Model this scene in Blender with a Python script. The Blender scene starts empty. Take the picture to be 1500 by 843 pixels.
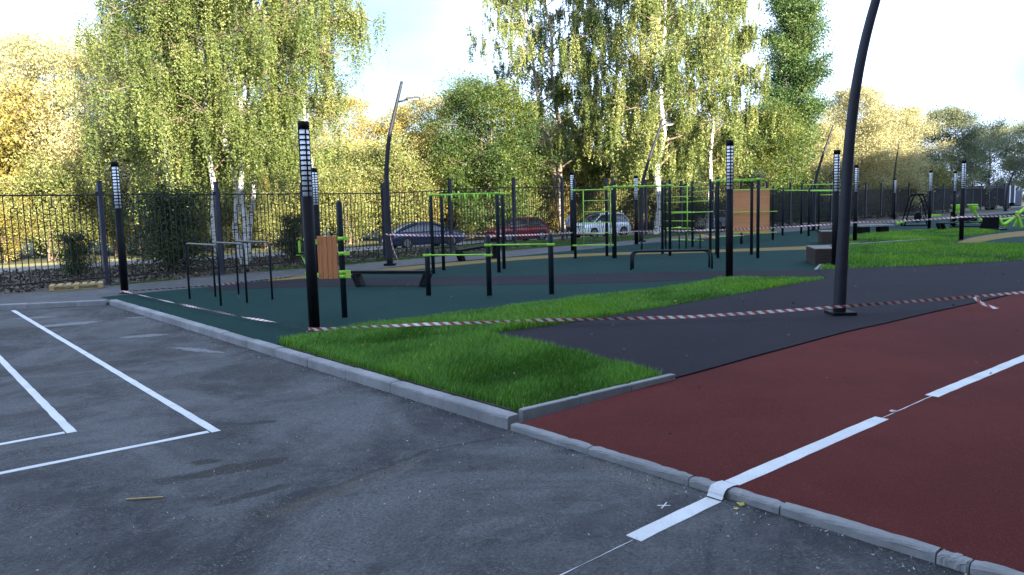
import bpy, bmesh, math, random
import numpy as np
from mathutils import Vector, Matrix
from mathutils.geometry import tessellate_polygon
random.seed(7); rng = np.random.default_rng(7)
S = bpy.context.scene
R = math.radians

# ------------------------------------------------------------------ camera
cd = bpy.data.cameras.new('camera'); cam = bpy.data.objects.new('camera', cd)
S.collection.objects.link(cam); S.camera = cam
cd.sensor_width = 36; cd.lens = 1101 / 1500 * 36; cd.clip_end = 3000; cd.clip_start = .05
pitch, roll = .10719, -.026395
cp, sp, cr, sr = math.cos(pitch), math.sin(pitch), math.cos(roll), math.sin(roll)
fw = Vector((0, cp, -sp)); r0 = Vector((1, 0, 0)); u0 = Vector((0, sp, cp))
rt = cr*r0 + sr*u0; up = -sr*r0 + cr*u0
M = Matrix((rt, up, -fw)).transposed().to_4x4(); M.translation = (0, 0, 2.0)
cam.matrix_world = M
S.render.resolution_x = 1024; S.render.resolution_y = 575

# ------------------------------------------------------------------ light
SUN_EL = R(15); sun_h = Vector((.55, -.83, 0)).normalized()      # direction towards the sun
sun_dir = Vector((sun_h.x*math.cos(SUN_EL), sun_h.y*math.cos(SUN_EL), math.sin(SUN_EL)))
sl = bpy.data.lights.new('sun', 'SUN'); sl.energy = 5.0; sl.angle = R(.5); sl.color = (1, .91, .76)
so = bpy.data.objects.new('sun', sl); S.collection.objects.link(so)
so.rotation_euler = sun_dir.to_track_quat('Z', 'Y').to_euler()
S.view_settings.view_transform = 'Standard'; S.view_settings.look = 'None'
S.view_settings.exposure = 2.5; S.view_settings.gamma = 1
S.cycles.max_bounces = 6; S.cycles.transparent_max_bounces = 8

W = bpy.data.worlds.new('World'); S.world = W; W.use_nodes = True
nt = W.node_tree; nt.nodes.clear(); N = nt.nodes.new; LK = nt.links.new
def mathn(t, op, a, b=None, c=None, clamp=False):
    n = t.nodes.new('ShaderNodeMath'); n.operation = op; n.use_clamp = clamp
    for i, v in enumerate((a, b, c)):
        if v is None: continue
        if isinstance(v, (int, float)): n.inputs[i].default_value = v
        else: t.links.new(v, n.inputs[i])
    return n.outputs[0]
sky = N('ShaderNodeTexSky'); sky.sky_type = 'NISHITA'; sky.sun_disc = False
sky.sun_elevation = SUN_EL; sky.sun_rotation = math.atan2(sun_h.x, sun_h.y)
sky.air_density = 1.0; sky.dust_density = .6; sky.ozone_density = 2.0
bg = N('ShaderNodeBackground'); bg.inputs[1].default_value = .055; LK(sky.outputs[0], bg.inputs[0])
tc = N('ShaderNodeTexCoord')
no = N('ShaderNodeTexNoise'); no.inputs['Scale'].default_value = 2.2; no.inputs['Detail'].default_value = 6
mp = N('ShaderNodeMapping'); mp.inputs['Scale'].default_value = (1, 1, 3.2)
LK(tc.outputs['Generated'], mp.inputs[0]); LK(mp.outputs[0], no.inputs['Vector'])
gap = None
for d, w in (((-.152, .98, .19), .012), ((-.60, .80, .40), .02), ((.58, .80, .10), .003), ((.3, .1, .95), .12), ((-.6, -.5, .6), .10)):
    v = Vector(d).normalized()
    dn = N('ShaderNodeVectorMath'); dn.operation = 'DOT_PRODUCT'
    sc = N('ShaderNodeVectorMath'); sc.operation = 'MULTIPLY'; sc.inputs[1].default_value = (1, 1, 1)
    LK(tc.outputs['Generated'], dn.inputs[0]); dn.inputs[1].default_value = v
    e = mathn(nt, 'SUBTRACT', 1.0, dn.outputs['Value'])
    e = mathn(nt, 'DIVIDE', e, w)
    e = mathn(nt, 'ADD', e, mathn(nt, 'MULTIPLY', mathn(nt, 'SUBTRACT', no.outputs[0], .5), 2.0))
    e = mathn(nt, 'SUBTRACT', 1.2, e, clamp=True)
    gap = e if gap is None else mathn(nt, 'MAXIMUM', gap, e)
cb = N('ShaderNodeBackground'); cb.inputs[0].default_value = (.64, .83, 1.20, 1); cb.inputs[1].default_value = .47
cover = mathn(nt, 'MULTIPLY', mathn(nt, 'SUBTRACT', 1.0, mathn(nt, 'MULTIPLY', gap, .97)), .93)
ms = N('ShaderNodeMixShader'); LK(cover, ms.inputs[0]); LK(bg.outputs[0], ms.inputs[1]); LK(cb.outputs[0], ms.inputs[2])
wo = N('ShaderNodeOutputWorld'); LK(ms.outputs[0], wo.inputs[0])

# ------------------------------------------------------------------ materials
def newmat(name):
    m = bpy.data.materials.new(name); m.use_nodes = True
    b = m.node_tree.nodes['Principled BSDF']
    return m, m.node_tree, b
def tnoise(t, vec, scale, detail=4, rough=.5, dist=0):
    n = t.nodes.new('ShaderNodeTexNoise'); n.inputs['Scale'].default_value = scale
    n.inputs['Detail'].default_value = detail; n.inputs['Roughness'].default_value = rough; n.inputs['Distortion'].default_value = dist
    if vec is not None: t.links.new(vec, n.inputs['Vector'])
    return n.outputs[0]
def ramp(t, f, a, b, smooth=True):
    n = t.nodes.new('ShaderNodeMapRange'); n.interpolation_type = 'SMOOTHSTEP' if smooth else 'LINEAR'
    t.links.new(f, n.inputs[0]); n.inputs[1].default_value = a; n.inputs[2].default_value = b
    return n.outputs[0]
def mixc(t, f, a, b):
    n = t.nodes.new('ShaderNodeMix'); n.data_type = 'RGBA'
    if isinstance(f, (int, float)): n.inputs[0].default_value = f
    else: t.links.new(f, n.inputs[0])
    for v, i in ((a, 6), (b, 7)):
        if isinstance(v, tuple): n.inputs[i].default_value = (*v[:3], 1)
        else: t.links.new(v, n.inputs[i])
    return n.outputs[2]
def bump(t, b, h, strength=.3, dist=.01):
    n = t.nodes.new('ShaderNodeBump'); n.inputs['Strength'].default_value = strength; n.inputs['Distance'].default_value = dist
    t.links.new(h, n.inputs['Height']); t.links.new(n.outputs[0], b.inputs['Normal'])
def objc(t):
    n = t.nodes.new('ShaderNodeTexCoord'); return n.outputs['Object']
def geop(t):
    n = t.nodes.new('ShaderNodeNewGeometry'); return n.outputs['Position']
def simple(name, c1, c2=None, scale=20, rough=.6, metal=0, bs=0, bscale=80, spec=None):
    m, t, b = newmat(name); v = objc(t)
    c2 = c2 or tuple(x*.75 for x in c1)
    f = ramp(t, tnoise(t, v, scale, 5), .3, .7)
    t.links.new(mixc(t, f, c1, c2), b.inputs['Base Color'])
    b.inputs['Roughness'].default_value = rough; b.inputs['Metallic'].default_value = metal
    if spec is not None: b.inputs['Specular IOR Level'].default_value = spec
    if bs: bump(t, b, tnoise(t, v, bscale, 3), bs, .005)
    return m
Mt = {}
# rubber crumb surfaces
def rubber(name, c, c2, light, patch=.35, sparkle=.14):
    m, t, b = newmat(name); v = geop(t)
    big = ramp(t, tnoise(t, v, patch, 8, .7), .38, .64)
    col = mixc(t, big, c, c2)
    g = ramp(t, tnoise(t, v, 130, 2, .7), .35, .68)
    col = mixc(t, mathn(t, 'MULTIPLY', g, .55), col, light)
    vo = t.nodes.new('ShaderNodeTexVoronoi'); vo.inputs['Scale'].default_value = 170; t.links.new(v, vo.inputs['Vector'])
    spk = t.nodes.new('ShaderNodeSeparateColor'); t.links.new(vo.outputs['Color'], spk.inputs[0])
    s = ramp(t, spk.outputs[0], .93, .97)
    col = mixc(t, mathn(t, 'MULTIPLY', s, sparkle), col, tuple(min(1, x*4+.05) for x in light))
    dust = ramp(t, tnoise(t, v, 1.6, 8, .7, .6), .6, .85)
    col = mixc(t, mathn(t, 'MULTIPLY', dust, .34), col, (.13, .12, .12))
    t.links.new(col, b.inputs['Base Color']); b.inputs['Roughness'].default_value = .9; b.inputs['Specular IOR Level'].default_value = .08
    bump(t, b, vo.outputs['Distance'], .6, .006)
    return m
Mt['green'] = rubber('green_rubber', (.006, .026, .025), (.008, .032, .029), (.014, .046, .040))
Mt['char'] = rubber('charcoal_rubber', (.014, .0125, .017), (.019, .017, .022), (.034, .031, .037))
Mt['red'] = rubber('red_rubber', (.062, .0105, .0095), (.092, .0170, .0145), (.115, .028, .023))
Mt['yellow'] = rubber('ochre_rubber', (.17, .115, .04), (.14, .10, .045), (.26, .19, .08))

def asphalt(name, dark, light, stains):
    m, t, b = newmat(name); v = geop(t)
    big = ramp(t, tnoise(t, v, .42, 9, .70, 1.1), .38, .62)
    col = mixc(t, big, dark, light)
    mid = ramp(t, tnoise(t, v, 1.6, 9, .78, .9), .46, .70)
    col = mixc(t, mathn(t, 'MULTIPLY', mid, .45), col, tuple(x*1.5 for x in light))
    blot = ramp(t, tnoise(t, v, .8, 9, .8, 1.6), .55, .68)
    col = mixc(t, mathn(t, 'MULTIPLY', blot, .55), col, tuple(x*.55 for x in dark))
    # drawn-out scuffs
    mpn = t.nodes.new('ShaderNodeMapping'); mpn.inputs['Rotation'].default_value = (0, 0, R(38)); mpn.inputs['Scale'].default_value = (.35, 3.5, 1)
    t.links.new(v, mpn.inputs[0])
    sc = ramp(t, tnoise(t, mpn.outputs[0], 1.5, 9, .75), .62, .8)
    col = mixc(t, mathn(t, 'MULTIPLY', sc, .22), col, tuple(x*1.9 for x in light))
    nz = tnoise(t, v, 5.5, 6, .65)
    for (cx, cy, rx, ry, rot, c, k) in stains:
        q = t.nodes.new('ShaderNodeMapping'); q.vector_type = 'TEXTURE'
        q.inputs['Location'].default_value = (cx, cy, 0); q.inputs['Rotation'].default_value = (0, 0, R(rot)); q.inputs['Scale'].default_value = (rx, ry, 1e3)
        t.links.new(v, q.inputs[0])
        ln = t.nodes.new('ShaderNodeVectorMath'); ln.operation = 'LENGTH'; t.links.new(q.outputs[0], ln.inputs[0])
        d = mathn(t, 'ADD', ln.outputs['Value'], mathn(t, 'MULTIPLY', mathn(t, 'SUBTRACT', nz, .5), 1.9))
        f = ramp(t, d, 1.15, .75)
        col = mixc(t, mathn(t, 'MULTIPLY', f, k), col, c)
    vd = t.nodes.new('ShaderNodeTexVoronoi'); vd.feature = 'DISTANCE_TO_EDGE'; vd.inputs['Scale'].default_value = 2.3
    wv = t.nodes.new('ShaderNodeVectorMath'); wv.operation = 'MULTIPLY_ADD'; nn_ = t.nodes.new('ShaderNodeTexNoise'); nn_.inputs['Scale'].default_value = 5; nn_.inputs['Detail'].default_value = 6
    t.links.new(v, nn_.inputs['Vector']); t.links.new(nn_.outputs['Color'], wv.inputs[0]); wv.inputs[1].default_value = (.35, .35, 0); t.links.new(v, wv.inputs[2]); t.links.new(wv.outputs[0], vd.inputs['Vector'])
    ck = mathn(t, 'MULTIPLY', ramp(t, vd.outputs['Distance'], .012, .003), ramp(t, tnoise(t, v, .55, 3), .56, .62))
    col = mixc(t, mathn(t, 'MULTIPLY', ck, .7), col, (.018, .018, .018))
    fine = ramp(t, tnoise(t, v, 46, 6, .85), .40, .62)
    col = mixc(t, mathn(t, 'MULTIPLY', fine, .62), col, tuple(x*.42 for x in dark))
    hi = ramp(t, tnoise(t, v, 31, 6, .9, .3), .56, .66)
    col = mixc(t, mathn(t, 'MULTIPLY', hi, .30), col, tuple(x*2.0 for x in light))
    vo = t.nodes.new('ShaderNodeTexVoronoi'); vo.inputs['Scale'].default_value = 85; t.links.new(v, vo.inputs['Vector'])
    spk = t.nodes.new('ShaderNodeSeparateColor'); t.links.new(vo.outputs['Color'], spk.inputs[0])
    s = mathn(t, 'MULTIPLY', ramp(t, spk.outputs[0], .84, .97), ramp(t, tnoise(t, v, 3, 5, .7), .42, .62))
    col = mixc(t, mathn(t, 'MULTIPLY', s, .40), col, (.21, .205, .20))
    t.links.new(col, b.inputs['Base Color']); b.inputs['Roughness'].default_value = .8; b.inputs['Specular IOR Level'].default_value = .2
    bump(t, b, mathn(t, 'ADD', vo.outputs['Distance'], mathn(t, 'MULTIPLY', tnoise(t, v, 14, 6, .7), 2)), .7, .006)
    return m
dk, wet, pale = (.022, .022, .022), (.030, .026, .023), (.24, .24, .25)
Mt['asphalt'] = asphalt('old_asphalt', (.033, .033, .036), (.104, .104, .108), [
    (-2.54, 7.27, .17, .07, 10, dk, .8), (-2.62, 6.13, .15, .08, 15, wet, .95), (-2.32, 5.93, .46, .12, 28, wet, .9),
    (-2.70, 5.70, .22, .09, 10, dk, .6), (-1.95, 5.35, .30, .07, 40, wet, .8), (-1.55, 5.25, .13, .05, 40, wet, .7),
    (-8.7, 14.6, .55, .22, 35, pale, .8), (-6.4, 12.9, .40, .16, 20, pale, .75), (-4.9, 11.4, .55, .10, -30, pale, .8), (-7.6, 15.3, .35, .1, 0, pale, .7),
    (-10.1, 15.7, .5, .12, 10, pale, .6), (-6.9, 10.1, .7, .35, 30, dk, .45), (-1.15, 5.75, .95, .035, 52, dk, .75), (-.45, 6.42, .45, .03, 25, dk, .7), (-1.3, 5.45, .8, .10, 50, (.09, .075, .06), .5),
    (.35, 5.9, .6, .15, 20, (.12, .12, .125), .3), (-.2, 4.7, .30, .10, 30, (.16, .16, .165), .3), (.45, 4.95, .2, .09, 30, (.15, .15, .155), .35), (1.2, 4.7, .3, .1, 30, (.14, .14, .14), .4),
    (-4.7, 8.9, .9, .5, 30, dk, .35), (-3.1, 9.6, 1.1, .5, -30, dk, .35), (-5.6, 8.2, .8, .35, 30, (.12, .12, .125), .5), (.9, 5.5, .5, .16, -48, (.13, .12, .11), .5)])
Mt['walk'] = asphalt('walkway_asphalt', (.085, .085, .09), (.12, .118, .122), [])
Mt['road'] = asphalt('road_asphalt', (.24, .235, .23), (.31, .30, .29), [])

def paint():
    m, t, b = newmat('white_road_paint'); v = geop(t)
    f = ramp(t, tnoise(t, v, 7, 9, .85), .53, .68)
    g = ramp(t, tnoise(t, v, 60, 5, .85), .54, .66)
    col = mixc(t, ramp(t, tnoise(t, v, 3, 4), .3, .7), (.58, .58, .58), (.50, .50, .50))
    col = mixc(t, mathn(t, 'MULTIPLY', f, .45), col, (.25, .25, .25)); col = mixc(t, mathn(t, 'MULTIPLY', g, .5), col, (.2, .2, .2))
    t.links.new(col, b.inputs['Base Color']); b.inputs['Roughness'].default_value = .75
    bump(t, b, tnoise(t, v, 90, 3), .5, .004)
    return m
Mt['paint'] = paint()
def concrete():
    m, t, b = newmat('kerb_concrete'); v = geop(t)
    col = mixc(t, ramp(t, tnoise(t, v, 1.1, 7, .7), .3, .72), (.15, .15, .15), (.26, .26, .26))
    col = mixc(t, mathn(t, 'MULTIPLY', ramp(t, tnoise(t, v, 7, 9, .8, .5), .55, .72), .6), col, (.31, .31, .30))
    col = mixc(t, mathn(t, 'MULTIPLY', ramp(t, tnoise(t, v, 4, 9, .8, 1.5), .60, .70), .6), col, (.05, .048, .045))
    col = mixc(t, mathn(t, 'MULTIPLY', ramp(t, tnoise(t, v, 70, 4, .8), .5, .7), .3), col, (.06, .06, .06))
    t.links.new(col, b.inputs['Base Color']); b.inputs['Roughness'].default_value = .9
    bump(t, b, mathn(t, 'ADD', tnoise(t, v, 12, 8, .8), mathn(t, 'MULTIPLY', tnoise(t, v, 90, 3), .4)), .8, .008)
    return m
Mt['kerb'] = concrete()
Mt['soil'] = simple('dark_soil', (.035, .028, .022), (.075, .06, .045), 3, .95, bs=.8, bscale=30)
Mt['ground'] = simple('autumn_ground', (.10, .085, .035), (.06, .075, .025), .8, .95, bs=.8, bscale=12)
Mt['fence'] = simple('fence_steel', (.010, .010, .013), (.015, .015, .020), 8, .6, spec=.25)
Mt['fencepost'] = simple('fence_post_steel', (.020, .021, .032), (.028, .029, .043), 4, .5, spec=.3)
Mt['black'] = simple('black_steel', (.0045, .0045, .006), (.007, .007, .009), 5, .6, spec=.12)
Mt['lamp'] = simple('lamp_mast_steel', (.015, .015, .021), (.021, .021, .029), 4, .5, spec=.25)
Mt['teal'] = simple('dark_teal_steel', (.009, .014, .019), (.014, .020, .026), 5, .5, spec=.25)
Mt['lime'] = simple('lime_paint', (.32, .62, .045), (.27, .55, .04), 6, .4)
Mt['steeltop'] = simple('worn_steel', (.075, .072, .070), (.05, .05, .05), 10, .3, metal=.5)  # on the dip bars this paler tone stands in for sky reflection
Mt['diff'] = simple('white_diffuser', (.82, .84, .87), (.78, .8, .84), 8, .35)
Mt['rubberfoot'] = simple('black_rubber', (.015, .015, .015), None, 20, .8)
def wood(name, a, b_, axis=2, sc=6):
    m, t, b = newmat(name); v = objc(t)
    mpn = t.nodes.new('ShaderNodeMapping'); s = [sc*6]*3; s[axis] = sc*.5; mpn.inputs['Scale'].default_value = s
    t.links.new(v, mpn.inputs[0])
    f = ramp(t, tnoise(t, mpn.outputs[0], 1, 6, .6, .8), .3, .7)
    col = mixc(t, f, a, b_)
    k = t.nodes.new('ShaderNodeTexVoronoi'); k.inputs['Scale'].default_value = 4.5; t.links.new(v, k.inputs['Vector'])
    col = mixc(t, mathn(t, 'MULTIPLY', ramp(t, k.outputs['Distance'], .12, .05), .8), col, tuple(x*.25 for x in a))
    t.links.new(col, b.inputs['Base Color']); b.inputs['Roughness'].default_value = .6
    bump(t, b, f, .2, .003)
    return m
Mt['wood'] = wood('varnished_board', (.40, .135, .040), (.52, .20, .07))
Mt['ply'] = wood('plywood_panel', (.50, .195, .07), (.56, .24, .095), 0, 2)
Mt['pallet'] = wood('pallet_wood', (.42, .30, .13), (.30, .20, .08), 0)
Mt['slat'] = wood('dark_slats', (.024, .015, .011), (.038, .024, .018), 0)
Mt['slattop'] = wood('bench_top', (.075, .056, .045), (.105, .08, .066), 0)
def bark_birch():
    m, t, b = newmat('birch_bark'); v = geop(t)
    mpn = t.nodes.new('ShaderNodeMapping'); mpn.inputs['Scale'].default_value = (2.2, 2.2, 11); t.links.new(v, mpn.inputs[0])
    f = ramp(t, tnoise(t, mpn.outputs[0], 1.1, 5, .7), .525, .60)
    col = mixc(t, ramp(t, tnoise(t, v, 1.5, 3), .3, .7), (.62, .60, .55), (.48, .46, .42))
    col = mixc(t, f, col, (.03, .03, .03)); t.links.new(col, b.inputs['Base Color']); b.inputs['Roughness'].default_value = .8
    return m
Mt['birch'] = bark_birch()
Mt['bark'] = simple('brown_bark', (.11, .075, .05), (.22, .16, .11), 5, .9, bs=.8, bscale=20)
Mt['barkpale'] = simple('pale_bark', (.30, .25, .19), (.20, .16, .12), 4, .9, bs=.6, bscale=20)
def leaf(name, cols, trans=.38):
    m, t, b = newmat(name)
    a = t.nodes.new('ShaderNodeAttribute'); a.attribute_name = 'v'
    r = t.nodes.new('ShaderNodeValToRGB'); t.links.new(a.outputs['Fac'], r.inputs[0])
    e = r.color_ramp.elements
    while len(e) < len(cols): e.new(.5)
    for i, c in enumerate(cols): e[i].position = i/(len(cols)-1); e[i].color = (*c, 1)
    t.links.new(r.outputs[0], b.inputs['Base Color']); b.inputs['Roughness'].default_value = .5; b.inputs['Specular IOR Level'].default_value = .4
    tr = t.nodes.new('ShaderNodeBsdfTranslucent'); t.links.new(r.outputs[0], tr.inputs[0])
    mx = t.nodes.new('ShaderNodeMixShader'); mx.inputs[0].default_value = trans
    out = t.nodes['Material Output']; t.links.new(b.outputs[0], mx.inputs[1]); t.links.new(tr.outputs[0], mx.inputs[2]); t.links.new(mx.outputs[0], out.inputs[0])
    return m
Mt['l_birch'] = leaf('birch_leaves', [(.040, .068, .018), (.105, .145, .032), (.20, .235, .062), (.38, .37, .13)])
Mt['l_yel'] = leaf('autumn_leaves', [(.14, .135, .055), (.32, .30, .13), (.46, .42, .21), (.58, .52, .30)])
Mt['l_gold'] = leaf('golden_leaves', [(.12, .11, .025), (.30, .25, .06), (.46, .38, .10), (.40, .23, .09)])
Mt['l_green'] = leaf('green_leaves', [(.022, .045, .012), (.045, .085, .016), (.09, .13, .02), (.20, .20, .03)])
Mt['l_poplar'] = leaf('poplar_leaves', [(.026, .055, .018), (.055, .11, .028), (.11, .17, .04), (.2, .23, .06)])
Mt['l_dull'] = leaf('dull_leaves', [(.06, .08, .05), (.12, .15, .08), (.20, .22, .11), (.34, .29, .14)])
Mt['l_bush'] = leaf('yellow_green_leaves', [(.06, .085, .02), (.16, .185, .05), (.29, .29, .09), (.46, .42, .17)])
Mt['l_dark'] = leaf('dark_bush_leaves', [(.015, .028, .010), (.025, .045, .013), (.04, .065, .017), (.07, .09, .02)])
Mt['grass'] = leaf('grass_blades', [(.028, .095, .008), (.085, .24, .016), (.18, .37, .03), (.34, .44, .08)], .25)
Mt['vgrass'] = leaf('verge_grass_blades', [(.02, .05, .006), (.04, .10, .010), (.07, .13, .02), (.16, .15, .05)], .2)
Mt['litter'] = leaf('fallen_leaves', [(.025, .02, .014), (.06, .043, .027), (.12, .09, .055), (.22, .19, .13)], 0)
Mt['debris'] = leaf('grit', [(.05, .05, .05), (.16, .155, .15), (.3, .3, .3), (.5, .5, .48)], 0)

# ------------------------------------------------------------------ object helpers
COL = S.collection
def setp(o, label=None, cat=None, group=None, kind=None):
    if label: o['label'] = label
    if cat: o['category'] = cat
    if group: o['group'] = group
    if kind: o['kind'] = kind
    return o
def empty(name, loc, label, cat, group=None, rz=0):
    o = bpy.data.objects.new(name, None); o.location = loc; o.rotation_euler = (0, 0, rz); o.empty_display_size = .2
    COL.objects.link(o); return setp(o, label, cat, group)
def link(name, me, mat=None, parent=None, loc=(0, 0, 0), rot=(0, 0, 0), scale=(1, 1, 1)):
    o = bpy.data.objects.new(name, me); o.location = loc; o.rotation_euler = rot; o.scale = scale
    if mat is not None and not me.materials: me.materials.append(mat)
    if parent: o.parent = parent
    COL.objects.link(o); return o
def copy_tree(o, parent=None):
    c = o.copy(); COL.objects.link(c)
    if parent: c.parent = parent
    for ch in o.children: copy_tree(ch, c)
    return c
class MB:
    def __init__(s): s.bm = bmesh.new()
    def box(s, c, d, rot=None, bev=0, taper=1):
        q = bmesh.ops.create_cube(s.bm, size=1)['verts']
        for v in q:
            k = taper if v.co.z > 0 else 1
            v.co = Vector((v.co.x*d[0]*k, v.co.y*d[1]*k, v.co.z*d[2]))
        if bev:
            es = list({e for v in q for e in v.link_edges})
            q = [v for v in bmesh.ops.bevel(s.bm, geom=es, offset=bev, segments=2, affect='EDGES', profile=.5)['verts']] 
            q = list({v for v in q})
        Mx = Matrix.Translation(c) @ (rot.to_matrix().to_4x4() if rot is not None else Matrix())
        bmesh.ops.transform(s.bm, matrix=Mx, verts=q); return s
    def beam(s, a, b, w, h, bev=0):     # box from a to b
        a, b = Vector(a), Vector(b); d = b-a
        q = d.to_track_quat('X', 'Z'); return s.box((a+b)/2, (d.length, w, h), q, bev)
    def tube(s, pts, r, n=10, cap=True):
        pts = [Vector(p) for p in pts]; rs = r if isinstance(r, (list, tuple)) else [r]*len(pts)
        rings = []; prev = None
        for i, p in enumerate(pts):
            t = (pts[min(i+1, len(pts)-1)] - pts[max(i-1, 0)]).normalized()
            if prev is None: x = t.orthogonal().normalized()
            else: x = (prev - prev.dot(t)*t).normalized()
            prev = x; y = t.cross(x)
            rings.append([s.bm.verts.new(p + rs[i]*(math.cos(a)*x + math.sin(a)*y)) for a in [2*math.pi*k/n for k in range(n)]])
        for A, B in zip(rings, rings[1:]):
            for k in range(n): s.bm.faces.new((A[k], A[(k+1) % n], B[(k+1) % n], B[k])).smooth = True
        if cap: s.bm.faces.new(rings[0][::-1]); s.bm.faces.new(rings[-1])
        return s
    def lathe(s, prof, n=24, c=(0, 0, 0)):
        c = Vector(c); rings = [[s.bm.verts.new(c + Vector((r*math.cos(2*math.pi*k/n), r*math.sin(2*math.pi*k/n), z))) for k in range(n)] for r, z in prof]
        for A, B in zip(rings, rings[1:]):
            for k in range(n): s.bm.faces.new((A[k], A[(k+1) % n], B[(k+1) % n], B[k])).smooth = True
        s.bm.faces.new(rings[0][::-1]); s.bm.faces.new(rings[-1]); return s
    def prism(s, poly, z0, z1):
        lo = [s.bm.verts.new((x, y, z0)) for x, y in poly]; hi = [s.bm.verts.new((x, y, z1)) for x, y in poly]
        n = len(poly)
        for t in tessellate_polygon([[Vector((x, y, 0)) for x, y in poly]]):
            s.bm.faces.new([hi[i] for i in t]); 
        for i in range(n): s.bm.faces.new((lo[i], lo[(i+1) % n], hi[(i+1) % n], hi[i]))
        return s
    def mesh(s, name, mat=None):
        bmesh.ops.recalc_face_normals(s.bm, faces=s.bm.faces)
        me = bpy.data.meshes.new(name); s.bm.to_mesh(me); s.bm.free()
        if mat: me.materials.append(mat)
        return me
    def build(s, name, mat, parent=None, **k): return link(name, s.mesh(name, mat), None, parent, **k)
def rounded(pts, rad=.1, n=5):
    pts = [Vector(p) for p in pts]; out = [pts[0]]
    for a, b, c in zip(pts, pts[1:], pts[2:]):
        u = (a-b).normalized()*min(rad, (a-b).length*.45); w = (c-b).normalized()*min(rad, (c-b).length*.45)
        for i in range(n+1):
            t = i/n; out.append((b+u)*(1-t)**2 + 2*b*t*(1-t) + (b+w)*t*t)
    out.append(pts[-1]); return out
def structure(name, mb, mat, **k):
    o = mb.build(name, mat, **k); o['kind'] = 'structure'; return o
def jag(poly, step=.35, amp=.03):
    out = []
    for (x0, y0), (x1, y1) in zip(poly, poly[1:]+poly[:1]):
        L = math.hypot(x1-x0, y1-y0); n = max(1, int(L/step)) if L < 60 else 1
        for i in range(n):
            t = i/n; out.append((x0+(x1-x0)*t + random.uniform(-amp, amp)*(i > 0), y0+(y1-y0)*t + random.uniform(-amp, amp)*(i > 0)))
    return out
def smooth_open(pts, it=2):
    for _ in range(it):
        q = [pts[0]]
        for a, b in zip(pts, pts[1:]):
            q += [(a[0]*.75+b[0]*.25, a[1]*.75+b[1]*.25), (a[0]*.25+b[0]*.75, a[1]*.25+b[1]*.75)]
        pts = q+[pts[-1]]
    return pts

# ------------------------------------------------------------------ ground and paving
KD = Vector((.657, -.754)).normalized(); KN = Vector((-KD.y, KD.x))       # along the kerb, and inwards from it
K0 = Vector((-.067, 6.80))                                                # near end of the tall kerb, outer foot
K1 = Vector((-9.53, 17.65))
structure('ground', MB().prism([(-900, -700), (900, -700), (900, 1100), (-900, 1100)], -.6, -.5), Mt['ground'])
lot = [(-40, -40), (60, -40), (30, -28.0), tuple(K0 + KD*32), tuple(K0), tuple(K1), (-11.77, 17.14), (-22, 15.1), (-40, 11.5)]
structure('parking_lot', MB().prism(lot, -.4, -.06), Mt['asphalt'])
a0 = K0 + KN*.15; a1 = K1 + KN*.15
walk = [(-40, 11.9), (-22, 15.35), (-11.8, 17.35), (-9.5, 17.75), tuple(a1), (-3.4, 11.5), (20, 20), (60, 40), (85, 108), (30, 64.2), (-2, 32.6), (-16.5, 17.0), (-40, 13.5)]
structure('walkway', MB().prism(walk, -.4, -.005), Mt['walk'])
# fence line, verge, road
FP = [(-24.2, 9.4), (-21.7, 12.0), (-19.3, 14.7), (-16.9, 17.3), (-14.5, 19.85), (-12.12, 22.44), (-9.7, 25.1), (-7.55, 27.65), (-5.05, 30.3), (-2.6, 33.0), (.2, 35.6), (2.65, 38.2), (5.2, 40.7), (7.8, 43.3)]
FP += [(7.8+2.6*i, 43.3+2.55*i) for i in range(1, 25)]
RD = Vector((.81, .586)); RN = Vector((-.586, .81)); RP = Vector((-19.5, 29.6))   # near edge of the road
rp = [tuple(RP+RD*s) for s in (-60, 160)]; rq = [tuple(RP+RD*s+RN*7) for s in (160, -60)]
structure('verge', MB().prism([(-40, 13.4), (-24.8, 9.4), (-16.6, 17.1), (-2.1, 32.7), (30, 64.3), (70, 104), tuple(RP+RD*120), tuple(RP+RD*-22)], -.4, -.03), Mt['soil'])
structure('road', MB().prism(rp+rq, -.45, -.2), Mt['road'])
structure('roadside_kerb', MB().prism([tuple(RP+RD*s+RN*o) for s, o in ((-60, -.15), (160, -.15), (160, -.002), (-60, -.002))], -.4, -.08), Mt['kerb'])
structure('far_bank', MB().prism([tuple(RP+RD*s+RN*o) for s, o in ((-60, 7.02), (200, 7.02), (200, 120), (-60, 120))], -.45, -.1), Mt['ground'])

green = [tuple(K1+KN*.16+KD*.1), tuple(K0 + KN*.16 - KD*5.75), (-2.51, 12.93), (.99, 15.60), (4.92, 18.56), (5.4, 19.69), (8.51, 20.95), (11.75, 27.5), (30, 33), (60, 52), (72, 92)] + \
        [(45, 72.5), (17, 46.3), (7.5, 38.4), (2.44, 32.9), (-.24, 30.0), (-2.77, 27.95), (-7.0, 22.9), (-8.2, 21.2), (-10.4, 18.9)]
structure('green_rubber_floor', MB().prism(green, -.05, 0), Mt['green'])
lowb = smooth_open([(8.6, 20.7), (5.4, 19.69), (4.39, 19.2), (2.6, 19.0), (-1.95, 19.49), (-5.73, 20.2), (-8.1, 19.75)])
upb = smooth_open([(-8.45, 20.9), (-7.3, 22.0), (-6.08, 22.4), (-5.2, 22.5), (-.98, 21.75), (2.97, 21.64), (6.9, 21.5), (8.6, 21.08)])
structure('charcoal_rubber_band', MB().prism(lowb+upb, -.04, .004), Mt['char'])
yin = smooth_open([(-7.2, 22.15), (-4.6, 23.6), (-2.55, 25.7), (.28, 28.25), (4.1, 29.6), (7.5, 29.5), (11.8, 29.7), (13.3, 30.1)])
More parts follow.
